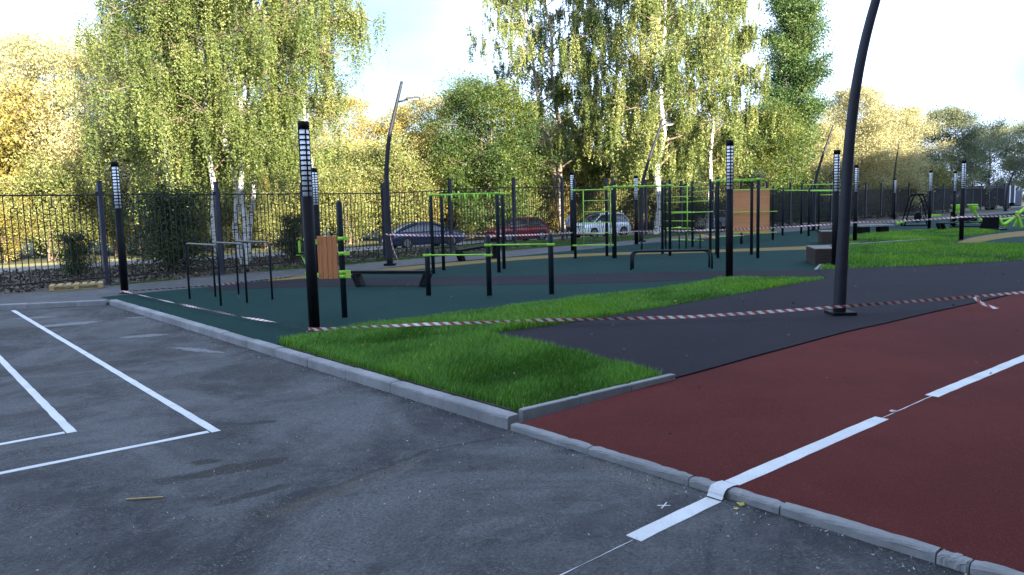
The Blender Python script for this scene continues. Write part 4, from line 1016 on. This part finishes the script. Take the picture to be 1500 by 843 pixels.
t = empty('box_trailer', (64.0, 100.5, -.1), 'dark blue box truck body with white frame standing behind the fence at the right', 'truck', rz=.35)
MB().box((0, 0, 2.0), (5.6, 2.3, 2.3), bev=.03).build('box_body', simple('dark_blue_tarpaulin', (.006, .011, .028), (.009, .014, .034), 3, .5), t)
for z in (3.18,): MB().box((0, 0, z), (5.7, 2.4, .11), bev=.02).build('top_frame', Mt['steeltop'], t)
for x in (-2.8, 1.9, 2.8): MB().box((x, -1.19, 2.0), (.16, .06, 2.3)).build('frame_post', Mt['diff'], t)
for x in (-1.8, 1.6):
    for s in (-1, 1): MB().lathe([(.3, -.12), (.45, -.13), (.45, .13), (.3, .12)], 18).build('wheel', tyre, t, loc=(x, s*1.0, .45), rot=(math.pi/2, 0, 0))
MB().box((3.7, 0, 1.45), (1.5, 2.1, 2.1), bev=.12).build('cab', simple('blue_cab_paint', (.012, .025, .07), None, 3, .3), t)
MB().box((0, 0, .78), (5.4, .9, .2)).build('chassis', tyre, t)

# ------------------------------------------------------------------ person
def skin_mesh(name, joints, edges, mat, parent, sub=2, root=0):
    me = bpy.data.meshes.new(name); me.from_pydata([j[0] for j in joints], edges, []); o = link(name, me, mat, parent)
    m = o.modifiers.new('skin', 'SKIN'); m.use_smooth_shade = True
    sv = me.skin_vertices[0].data
    for i, j in enumerate(joints):
        r = j[1]; sv[i].radius = r if isinstance(r, tuple) else (r, r); sv[i].use_root = (i == root)
    s = o.modifiers.new('sub', 'SUBSURF'); s.levels = sub; s.render_levels = sub
    return o
sk_ = simple('skin', (.42, .25, .18), None, 5, .5)
pt = empty('person', (3.62, 46.3, -.2), 'person with short dark hair in pale blue jacket and dark trousers beside the cars', 'person', rz=2.6)
J = [((0, 0, .95), (.13, .10)), ((0, 0, 1.20), (.12, .09)), ((0, 0, 1.40), (.15, .09)), ((0, 0, 1.50), .05), ((.01, 0, 1.58), (.072, .078)), ((.015, 0, 1.70), (.07, .082)),
     ((0, .19, 1.41), .05), ((.02, .24, 1.14), .038), ((.22, .22, 1.02), .030), ((.32, .21, 1.03), .028),
     ((0, -.19, 1.41), .05), ((-.02, -.24, 1.14), .038), ((.20, -.22, 1.03), .030), ((.30, -.21, 1.04), .028),
     ((.02, .10, .88), .085), ((.10, .10, .50), .055), ((.14, .10, .09), .038), ((.28, .10, .05), .035),
     ((-.02, -.10, .88), .085), ((-.06, -.10, .50), .055), ((-.22, -.10, .12), .038), ((-.10, -.10, .05), .035)]
Eg = [(0, 1), (1, 2), (2, 3), (3, 4), (4, 5), (2, 6), (6, 7), (7, 8), (8, 9), (2, 10), (10, 11), (11, 12), (12, 13), (0, 14), (14, 15), (15, 16), (16, 17), (0, 18), (18, 19), (19, 20), (20, 21)]
nh = 9
for s, hi in ((1, 9), (-1, 13)):
    hb = J[hi][0]
    for k in range(4):
        a = len(J); J.append(((hb[0]+.05, hb[1]+(k-1.5)*.018, hb[2]+.0), .009)); J.append(((hb[0]+.095+(.01 if k in (1, 2) else 0), hb[1]+(k-1.5)*.020, hb[2]-.02), .008)); Eg += [(hi, a), (a, a+1)]
    a = len(J); J.append(((hb[0]+.03, hb[1]-s*.04, hb[2]-.005), .010)); Eg.append((hi, a))
skin_mesh('body', J, Eg, sk_, pt)
jk = [((0, 0, .86), (.165, .135)), ((0, 0, 1.05), (.155, .125)), ((0, 0, 1.22), (.15, .115)), ((0, 0, 1.41), (.17, .105)), ((0, 0, 1.49), .07), ((0, .20, 1.41), .07), ((.02, .25, 1.14), .058), ((.20, .225, 1.03), .048), ((0, -.20, 1.41), .07), ((-.02, -.25, 1.14), .058), ((.18, -.225, 1.04), .048)]
skin_mesh('jacket', jk, [(0, 1), (1, 2), (2, 3), (3, 4), (3, 5), (5, 6), (6, 7), (3, 8), (8, 9), (9, 10)], simple('pale_blue_cloth', (.34, .40, .46), (.25, .30, .36), 12, .8), pt)
tr_ = [((0, 0, .93), (.145, .12)), ((.02, .10, .82), .105), ((.10, .10, .50), .075), ((.14, .10, .12), .062), ((-.02, -.10, .82), .105), ((-.06, -.10, .50), .075), ((-.21, -.10, .15), .06)]
skin_mesh('trousers', tr_, [(0, 1), (1, 2), (2, 3), (0, 4), (4, 5), (5, 6)], simple('dark_cloth', (.02, .02, .025), None, 12, .8), pt)
mb = MB(); bmesh.ops.create_icosphere(mb.bm, subdivisions=3, radius=.105)
for v in mb.bm.verts: v.co = Vector((v.co.x*1.0-.012, v.co.y*.88, v.co.z*.85 if v.co.z > 0 or v.co.x < 0 else v.co.z*.1+.0))
mb.build('hair', simple('dark_hair', (.02, .014, .01), None, 30, .6), pt, loc=(.01, 0, 1.705))
MB().box((.098, 0, 1.655), (.03, .022, .035), bev=.008).build('nose', sk_, pt)
for s in (-1, 1):
    MB().box((.088, s*.03, 1.68), (.012, .022, .010)).build('eye', tyre, pt)
    MB().box((.0, s*.082, 1.65), (.035, .02, .055), bev=.008).build('ear', sk_, pt)
for (x, y, z) in ((.20, .10, .05), (-.16, -.10, .06)): MB().box((x, y, z), (.28, .10, .10), bev=.035).build('shoe', tyre, pt)
MB().box((.088, 0, 1.615), (.012, .05, .010)).build('mouth', simple('lips', (.3, .12, .1), None, 5, .5), pt)

# ------------------------------------------------------------------ trees
def limb(mb, pts, r0, r1, n=7):
    k = len(pts); mb.tube(pts, [r0+(r1-r0)*i/(k-1) for i in range(k)], n, cap=False)
def wig(a, b, n, amp, r):
    a, b = Vector(a), Vector(b); out = [a]
    for i in range(1, n): out.append(a.lerp(b, i/n)+Vector((r.uniform(-1, 1), r.uniform(-1, 1), r.uniform(-.4, .4)))*amp)
    return out+[b]
def make_tree(name, seed, H, stems, c0, crown, kind, leafmat, bark, nleaf, lsize, cat='tree', nb=26, loc=(0, 0, 0), label=None, group=None, r0=.16, droop=1.6, cl=.55, vbias=.5, vspread=.2, strand_n=0, extra=(), lim=None, upw=.35):
    """stems: list of (base offset, top offset); crown: function frac -> radius; c0: height where the crown starts"""
    r = random.Random(seed); g = np.random.default_rng(seed)
    t = empty(name, loc, label, cat, group)
    tb_ = MB(); bb = MB(); tips = []; sp_ = []
    for (bx, by), (tx, ty) in stems:
        tr = wig((bx, by, -.3), (bx+tx, by+ty, H*.97), 9, H*.012, r)
        limb(tb_, tr, r0, .03, 9)
        for i in range(nb):
            f = (c0/H)+(1-c0/H)*((i+r.random())/nb)*.97
            p = tr[0].lerp(tr[-1], 0); k = f*9; j = min(8, int(k)); p = tr[j].lerp(tr[j+1], k-j)
            az = i*2.4+r.uniform(-.5, .5); cf = (f*H-c0)/(H-c0); L = crown(cf)*r.uniform(.65, 1.1)
            if L < .2: continue
            d = Vector((math.cos(az), math.sin(az), 0)); rise = L*upw*r.uniform(.6, 1.4)
            pts = [p, p+d*L*.35+Vector((0, 0, rise*.6)), p+d*L*.7+Vector((0, 0, rise)), p+d*L+Vector((0, 0, rise*(.75 if kind == 'droop' else 1.15)))]
            pts = [q+Vector((r.uniform(-1, 1), r.uniform(-1, 1), r.uniform(-1, 1)))*L*.05*(n_ > 0) for n_, q in enumerate(pts)]
            br = max(.02, r0*.35*(1-f*.6)); limb(bb, pts, br, .012, 5)
            for m in range(7):
                q = .25+.75*(m+r.random())/7; kk = q*3; jj = min(2, int(kk)); s = pts[jj].lerp(pts[jj+1], kk-jj)
                dd = (d*.5+Vector((r.uniform(-1, 1), r.uniform(-1, 1), r.uniform(-.3, .8)))).normalized()*L*.30*r.uniform(.5, 1.2)
                e = s+dd; limb(bb, [s, s.lerp(e, .5)+Vector((0, 0, .04*L)), e], .014, .006, 3)
                tips.append(e); tips.append(s.lerp(e, .5)); tips.append(s)
    for ex in extra:
        ex = [Vector(e) for e in ex]; limb(bb, ex, .05, .012, 5)
        for a_, b_ in zip(ex[1:], ex[2:]):
            for q in range(9): e = a_.lerp(b_, q/9)+Vector((r.uniform(-.5, .5), r.uniform(-.5, .5), r.uniform(-.1, .25))); limb(bb, [a_.lerp(b_, q/9), e], .012, .005, 3); tips += [e]*3
    (tb_.build('trunk', bark, t)); (bb.build('branches', Mt['bark'] if bark is Mt['birch'] else bark, t))
    T = np.array([tuple(x) for x in tips]); 
    if kind == 'droop':
        ns = strand_n or nleaf//26; tk = g.choice(len(T), max(8, int(len(T)*.38)), replace=False); pk = tk[g.integers(0, len(tk), ns)]; st = T[pk]+g.normal(0, .13, (ns, 3))
        Ls = droop*g.uniform(.25, 1.15, ns); drift = g.normal(0, .10, (ns, 3)); drift[:, 2] = 0
        per = nleaf//ns; tt = g.random((ns, per))**.85
        P = st[:, None, :]+drift[:, None, :]*tt[..., None]*Ls[:, None, None]; P[..., 2] += (.08-tt*Ls[:, None])
        P += g.normal(0, .034, P.shape); sv = g.normal(0, .7, ns)+g.normal(0, .8, len(T))[pk]; v = np.repeat(sv, per)*vspread*.7
        P = P.reshape(-1, 3)
    else:
        nc = max(60, nleaf//60); C = T[g.integers(0, len(T), nc)]; per = nleaf//nc
        P = C[:, None, :]+g.normal(0, 1, (nc, per, 3))*cl*g.uniform(.5, 1.2, (nc, 1, 1))*np.array([1, 1, .75])
        v = np.repeat(g.normal(0, 1, nc), per)*vspread*.8; P = P.reshape(-1, 3)
    if lim is not None: m = P[:, 2] > lim; P, v = P[m], v[m]
    v = vbias+v+fieldn(P[:, 0]+seed, P[:, 2]*1.0, .9, seed)*.10+g.normal(0, vspread*.55, len(P))
    link('crown', leaves_mesh('crown', P, v, lsize, leafmat, 1.0 if kind == 'droop' else .3), None, t)
    return t
def place(proto, x, y, s, rz, label, group=None, sz=None, z=-.1):
    c = copy_tree(proto); c.location = (x, y, z); c.scale = (s, s, sz or s); c.rotation_euler = (0, 0, rz); c['label'] = label
    if group: c['group'] = group
    return c
oval = lambda R_, a=.35: (lambda f: R_*(max(0.02, 1-((f-a)/(1-a if f > a else a+.12))**2))**.5)
# left birch clump
bl_ = [(-10.15, 30.2, .0, .0, -.9, 'leftmost leaning white trunk of the birch clump behind the fence', 21, 4.0),
       (-10.75, 30.8, 0, 0, -.2, 'second birch of the clump behind the fence, right behind the square post', 22, 3.9),
       (-10.7, 29.7, 0, 0, .5, 'front white birch of the clump with black notched bark beside the dip bars', 23, 3.8),
       (-10.2, 31.4, 0, 0, 1.0, 'rearmost birch of the clump whose crown reaches farthest right', 24, 4.3)]
bases = [(-11.35, 29.6, -.9, .3), (-10.75, 30.3, -1.3, .8), (-10.55, 29.8, .4, -.2), (-11.0, 31.3, 1.2, .3)]
labs = ['leftmost leaning white birch trunk of the clump behind the fence', 'second birch of the clump, its trunk seen right behind the fence post', 'front birch of the clump with notched white bark, above the dip bars', 'rear birch of the clump whose crown reaches farthest right over the tall lamp']
for k, ((x, y, tx, ty), lb) in enumerate(zip(bases, labs)):
    make_tree('birch_tree', 31+k, 15.5, [((0, 0), (tx, ty))], 4.0, oval(4.3 if k < 3 else 4.6, .3), 'droop', Mt['l_birch'], Mt['birch'], 92000, .058, loc=(x, y, -.05), label=lb, group='birch clump behind the fence', extra=(((.7, .1, 7.5), (2.2, 0, 8.9), (3.6, -.1, 9.6), (4.9, -.2, 9.9), (5.9, -.2, 9.5)), ((.8, 0, 9.5), (2.4, 0, 10.6), (4.2, 0, 10.9), (5.2, 0, 10.3))) if k == 3 else (), r0=.13, droop=1.9, nb=34, vbias=.48, vspread=.20)
make_tree('birch_tree', 41, 15.0, [((0, 0), (.4, .3))], 3.0, oval(3.3, .3), 'droop', Mt['l_birch'], Mt['birch'], 90000, .062, loc=(-14.3, 31.6, -.05), label='birch at the left whose hanging foliage reaches down to the far left striped lamp', group='birch clump behind the fence', r0=.15, droop=2.2, nb=34, vbias=.55, vspread=.26)
make_tree('birch_tree', 42, 13.0, [((0, 0), (.2, .3))], 4.5, oval(2.2, .3), 'droop', Mt['l_birch'], Mt['birch'], 22000, .066, loc=(-8.6, 32.6, -.05), label='slim birch with loosely hanging branches at the right side of the birch clump', group='birch clump behind the fence', r0=.10, droop=1.6, nb=22, vbias=.55, vspread=.26)
# yellow trees at far left
yl = ['first tall pale yellow tree at the left edge of the photo', 'pale yellow tree left of the birches, with a leaning pale trunk', 'pale yellow tree behind the gap between left edge and birches']
for k, (x, y, h, rr) in enumerate(((-33.5, 45, 13.5, 4.8), (-27.5, 43.5, 12.3, 4.4), (-22.3, 42.5, 11.6, 4.0))):
    make_tree('yellow_tree', 51+k, h, [((0, 0), (1.2-k*.3, 0)), ((.4, .2), (-1.0, .6))], 1.6, oval(rr, .4), 'bushy', Mt['l_yel'], Mt['barkpale'], 60000, .092, loc=(x, y, -.1), label=yl[k], r0=.17, cl=.6, vbias=.58, vspread=.2, nb=24)
# centre yellow trees
P1 = None
cy_ = [(-13.2, 56, 9.6, 3.3, 'golden tree with bare grey twigs right of the tall lamp', 'l_gold'), (-9.3, 57.5, 8.6, 2.9, 'golden tree behind the far curved mast', 'l_gold'), (-5.9, 56, 9.3, 3.2, 'rust and gold tree left of the dark green tree', 'l_gold'), (-17.6, 55, 8.6, 3.2, 'bright yellow tree glimpsed at the right edge of the birch clump', 'l_bush')]
for k, (x, y, h, rr, lb, lm) in enumerate(cy_):
    make_tree('yellow_tree', 61+k, h, [((0, 0), (.6, 0)), ((.3, .3), (-1.0, .2)), ((-.2, 0), (1.4, -.4))], .8, oval(rr, .45), 'bushy', Mt[lm], Mt['barkpale'], 30000, .085, loc=(x, y, -.1), label=lb, r0=.09, cl=.42, vbias=.5, vspread=.24, nb=14, upw=.8)
# dense green tree and the middle group
make_tree('green_tree', 71, 10.4, [((0, 0), (.6, 0)), ((.3, 0), (-1, .3))], .6, oval(4.1, .40), 'bushy', Mt['l_green'], Mt['bark'], 75000, .095, loc=(-1.5, 51.5, -.1), label='dense dark green tree left of the tall middle birches, above the blue and red cars', r0=.18, cl=.55, vbias=.42, vspread=.2, nb=34)
make_tree('leafy_tree', 72, 19, [((0, 0), (-.9, 0)), ((0, 0), (-3.0, .5))], 5.0, oval(4.9, .45), 'droop', Mt['l_birch'], Mt['barkpale'], 95000, .098, loc=(3.95, 55.5, -.1), label='tall tree with lit brown trunk, left one of the tall middle group, branches reaching left', r0=.24, droop=1.2, nb=30, vbias=.60, vspread=.24)
make_tree('leafy_tree', 73, 19.5, [((0, 0), (1.0, 0))], 4.5, oval(4.6, .4), 'droop', Mt['l_birch'], Mt['barkpale'], 100000, .105, loc=(7.4, 55.5, -.1), label='tall tree with a leaning lit trunk in the middle of the tall group', r0=.22, droop=1.8, nb=34, vbias=.6, vspread=.24)
make_tree('birch_tree', 74, 20.5, [((0, 0), (.9, 0))], 4.5, oval(5.4, .4), 'droop', Mt['l_birch'], Mt['birch'], 150000, .092, loc=(9.4, 48.6, -.1), label='tall weeping birch with a thick white trunk right behind the dark curved mast', r0=.25, droop=2.4, nb=44, vbias=.56, vspread=.24)
make_tree('birch_tree', 75, 17.5, [((0, 0), (.8, 0))], 5.0, oval(4.3, .45), 'droop', Mt['l_birch'], Mt['birch'], 75000, .105, loc=(14.6, 56, -.1), label='birch at the right side of the tall middle group with airy branches towards the poplar', r0=.18, droop=1.6, nb=30, vbias=.62, vspread=.22)
# poplar
make_tree('poplar_tree', 76, 21.5, [((0, 0), (.3, 0))], 5, lambda f: 2.5*(.85+.35*f if f < .4 else .99)*(1-max(0, f-.6)*1.3), 'bushy', Mt['l_poplar'], Mt['bark'], 100000, .125, loc=(24.8, 67, -.1), label='tall narrow dark green poplar rising above the trees at the right', r0=.3, cl=.52, vbias=.45, vspread=.18, nb=120, upw=.9)
make_tree('green_tree', 77, 9.4, [((0, 0), (.5, 0)), ((.4, 0), (-1.2, .3))], .6, oval(4.0, .45), 'bushy', Mt['l_green'], Mt['bark'], 55000, .105, loc=(20.8, 61.5, -.1), label='broad green tree under the poplar behind the plywood panel', r0=.16, cl=.55, vbias=.58, vspread=.2, nb=30)
gt_ = make_tree('green_tree', 78, 8.6, [((0, 0), (.5, 0)), ((.4, 0), (-1.2, .3))], .6, oval(3.6, .45), 'bushy', Mt['l_bush'], Mt['bark'], 48000, .10, loc=(14.7, 60.5, -.1), label='yellow green tree between the white birch trunk and the broad green tree', r0=.14, cl=.5, vbias=.42, vspread=.22, nb=26)
yt = make_tree('yellow_tree', 79, 12.3, [((0, 0), (.8, 0)), ((.3, .2), (-1.2, .6))], 1.0, oval(4.4, .4), 'bushy', Mt['l_yel'], Mt['barkpale'], 60000, .11, loc=(33.5, 73, -.1), label='tall pale yellow tree just right of the big curved mast', r0=.17, cl=.6, vbias=.5, vspread=.2, nb=26)
place(yt, 39.5, 77, .88, 2.1, 'second pale yellow tree, right of the first behind the far pale mast')
place(yt, 28.6, 71, .72, 4.0, 'smaller yellow tree between the poplar and the tall yellow tree')
dt = make_tree('dull_tree', 80, 12.5, [((0, 0), (.8, 0)), ((.3, .2), (-1.2, .6))], 1.0, oval(4.9, .42), 'bushy', Mt['l_dull'], Mt['bark'], 55000, .13, loc=(55, 95, -.1), label='grey green tree with an airy rounded top at the right, above the lime trainer', r0=.17, cl=.65, vbias=.5, vspread=.2, nb=26)
place(dt, 68, 107, .9, 1.5, 'dull green tree at the right edge, left one above the blue truck')
place(dt, 77.0, 111, 1.0, 3.0, 'dull green tree at the right edge, rightmost in the photo')
place(dt, 47.0, 96, .95, 5.0, 'grey green tree standing behind the second pale yellow tree')
place(dt, 88.0, 115, .95, 4.2, 'dull green tree closing the row beyond the right edge')
# thicket behind the road
sh = [make_tree('shrub', 90+k, 3.6, [((0, 0), (.3, 0)), ((.2, .1), (-.9, .3)), ((-.2, .1), (.9, -.3))], .1, oval(2.0, .4), 'bushy', Mt[['l_bush', 'l_bush', 'l_gold'][k]], Mt['bark'], 24000, .075, cat='shrub', loc=(0, 0, -50), label='yellow green shrub in the sunlit thicket beyond the road', group='shrubs of the thicket beyond the road', r0=.05, cl=.38, vbias=.45, vspread=.24, nb=14, upw=.9) for k in range(3)]
LM = [(-.62, 'at the left edge'), (-.56, 'left of the pallet'), (-.50, 'behind the far left lamp'), (-.42, 'behind the tall dark bush'), (-.36, 'behind the leaning birch'), (-.30, 'behind the dip bars'), (-.25, 'behind the largest lamp'),
      (-.20, 'behind the wooden board'), (-.15, 'left of the far curved mast'), (-.08, 'behind the dark blue sedan'), (-.03, 'between sedan and hatchback'), (.04, 'behind the red hatchback'), (.09, 'behind the person'), (.15, 'behind the white car'), (.20, 'behind the white birch trunk'),
      (.26, 'behind the climbing frame'), (.30, 'behind the grass tip lamp'), (.36, 'behind the plywood panel'), (.42, 'left of the big curved mast'), (.47, 'right of the big curved mast'), (.52, 'left of the elliptical trainer'), (.57, 'behind the elliptical trainer'), (.62, 'behind the lime seat trainer'), (.9, 'at the right edge')]
r_ = random.Random(5); first = [True]*3
for row, (off, s0, st) in enumerate(((9.2, .95, 2.7), (12.5, 1.35, 3.4), (17.5, 1.9, 4.6))):
    s = -14.0
    while s < 92:
        p = RP+RD*(s+r_.uniform(-.7, .7))+RN*(off+r_.uniform(-.7, .9)); k = r_.choice((0, 1, 1, 2) if s < 45 else (0, 0, 1)); sc = s0*r_.uniform(.75, 1.25)
        if not (-.74 < p.x/p.y < .72): s += st; continue
        if first[k]: o = sh[k]; first[k] = False
        else: o = copy_tree(sh[k])
        w = [nm for lim_, nm in LM if p.x/p.y <= lim_][0]
        o['label'] = ('low ', 'taller ', 'tall ')[row] + ('yellow green', 'bright yellow green', 'golden brown')[k] + ' shrub of the ' + ('front', 'middle', 'rear')[row] + ' thicket ' + w
        o.location = (p.x, p.y, -.15); o.scale = (sc, sc, sc*r_.uniform(.85, 1.15)); o.rotation_euler = (0, 0, r_.uniform(0, 6.28)); s += st
# background forest row so that the thicket closes
for k in range(26):
    s = -25+k*6.2; p = RP+RD*s+RN*r_.uniform(27, 34)
    src, nm = ((yt, 0), (gt_, 1), (dt, 2))[r_.choice((0, 1, 2, 0) if k < 14 else (1, 2, 2))]
    h = {0: 12.3, 1: 8.6, 2: 12.5}[nm]; sc = (r_.uniform(6.0, 7.6) if k not in (7, 8, 9) else 6)/h*(.9 if 6 < k < 12 else 1.0)
    if not (-.78 < p.x/p.y < .74): continue
    w = [m_ for lim_, m_ in LM if p.x/p.y <= lim_][0]
    place(src, p.x, p.y, sc, r_.uniform(0, 6.28), ('pale yellow', 'yellow green', 'dull green')[nm]+' low tree of the far row '+w, 'far row of low trees')
# dark bushes in the shade just behind the fence
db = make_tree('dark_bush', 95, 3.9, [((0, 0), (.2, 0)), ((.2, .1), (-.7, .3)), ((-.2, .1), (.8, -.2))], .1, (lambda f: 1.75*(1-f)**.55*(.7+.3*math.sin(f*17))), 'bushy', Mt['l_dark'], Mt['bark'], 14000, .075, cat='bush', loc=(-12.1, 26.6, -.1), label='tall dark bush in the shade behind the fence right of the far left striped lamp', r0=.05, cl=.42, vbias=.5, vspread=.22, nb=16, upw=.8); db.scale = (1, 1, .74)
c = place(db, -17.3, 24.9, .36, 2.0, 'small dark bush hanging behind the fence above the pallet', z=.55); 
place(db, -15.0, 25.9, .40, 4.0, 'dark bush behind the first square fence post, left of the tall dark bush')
place(db, -9.0, 31.2, .5, 1.0, 'low dark bush at the foot of the birch clump')
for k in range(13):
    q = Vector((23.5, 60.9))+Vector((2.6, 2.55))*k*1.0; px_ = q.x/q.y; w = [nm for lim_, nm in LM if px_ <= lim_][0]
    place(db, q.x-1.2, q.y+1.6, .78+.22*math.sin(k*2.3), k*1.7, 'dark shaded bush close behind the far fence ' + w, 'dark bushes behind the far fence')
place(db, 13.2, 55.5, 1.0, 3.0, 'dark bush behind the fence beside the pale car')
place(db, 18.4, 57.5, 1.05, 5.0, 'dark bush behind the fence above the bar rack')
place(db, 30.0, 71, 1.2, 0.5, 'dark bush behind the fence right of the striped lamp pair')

# repeats that would read alike are told apart by their order from left to right
dup_ = {}
for o in list(COL.objects):
    if not o.parent and o.get('label') and o.get('group') in ('shrubs of the thicket beyond the road', 'far row of low trees', 'dark bushes behind the far fence') and o.location.z > -10: dup_.setdefault(o['label'], []).append(o)
for lb, os_ in dup_.items():
    if len(os_) > 1:
        os_.sort(key=lambda o: o.location.x/o.location.y)
        nm = ['left', 'right'] if len(os_) == 2 else ['left', 'middle', 'right'] if len(os_) == 3 else ['leftmost', 'second', 'third', 'fourth', 'fifth', 'sixth', 'seventh'][:len(os_)]
        for o, n_ in zip(os_, nm): o['label'] = n_ + ' ' + lb

# ------------------------------------------------------------------ apartment block behind the camera: it casts the courtyard's shade
B = empty('apartment_block', (0, 0, 0), 'long four storey pale apartment block on the near side of the yard, casting the shade', 'building')
FD = Vector((math.cos(R(41)), math.sin(R(41)))); FN = Vector((FD.y, -FD.x))     # outward (away from the yard)
bh = 11.5; face = 3.6
def bpt(s, o): q = FD*s + FN*(face+o); return (q.x, q.y)
MB().prism([bpt(-75, 0), bpt(78, 0), bpt(78, 13), bpt(-75, 13)], -.3, bh).build('wall', simple('pale_render', (.30, .29, .27), (.25, .24, .22), .6, .9), B)
MB().prism([bpt(-75.4, -.35), bpt(78.4, -.35), bpt(78.4, 13.4), bpt(-75.4, 13.4)], bh+.002, bh+.35).build('roof', Mt['kerb'], B)
wm = MB(); fr = MB(); qq = FD.to_3d().to_track_quat('X', 'Z')
for i in range(-24, 26):
    for fl_ in range(4):
        q = FD*(i*3.0+.7)+FN*(face-.03); fr.box((q.x, q.y, 1.5+fl_*2.7), (1.5, .10, 1.5), qq); q = FD*(i*3.0+.7)+FN*(face-.09); wm.box((q.x, q.y, 1.5+fl_*2.7), (1.32, .05, 1.32), qq)
T2 = empty('tower_block', (0, 0, 0), 'taller stepped apartment tower to the right of the yard, shading its far right end', 'building')  # out of view, added and stepped so its shadow covers the far right
TD = Vector((.715, .70)).normalized(); TN = Vector((TD.y, -TD.x)); T0 = Vector((66, 12)); wm2 = MB(); q2 = TD.to_3d().to_track_quat('X', 'Z')
tp = lambda u, o: tuple(T0+TD*u+TN*o)
for u0, u1, hh in ((-6, 24, 23.0), (24.003, 78, 27.5)):
    MB().prism([tp(u0, 0), tp(u1, 0), tp(u1, 13), tp(u0, 13)], -.4, hh).build('wall', simple('tower_render', (.34, .32, .30), (.28, .27, .25), .6, .9), T2)
    MB().prism([tp(u0+.01, -.3), tp(u1-.01, -.3), tp(u1-.01, 13.3), tp(u0+.01, 13.3)], hh+.002, hh+.35).build('roof', Mt['kerb'], T2)
    for i in range(int((u1-u0)/3.2)):
        for fl_ in range(int(hh/2.8)): q = T0+TD*(u0+1.9+i*3.2)+TN*-.03; wm2.box((q.x, q.y, 1.6+fl_*2.8), (1.5, .10, 1.4), q2)
o2 = wm2.build('window_pane', glass, T2); o2['kind'] = 'stuff'
o = fr.build('window_frame', Mt['diff'], B); o['kind'] = 'stuff'; o = wm.build('window_pane', glass, B); o['kind'] = 'stuff'
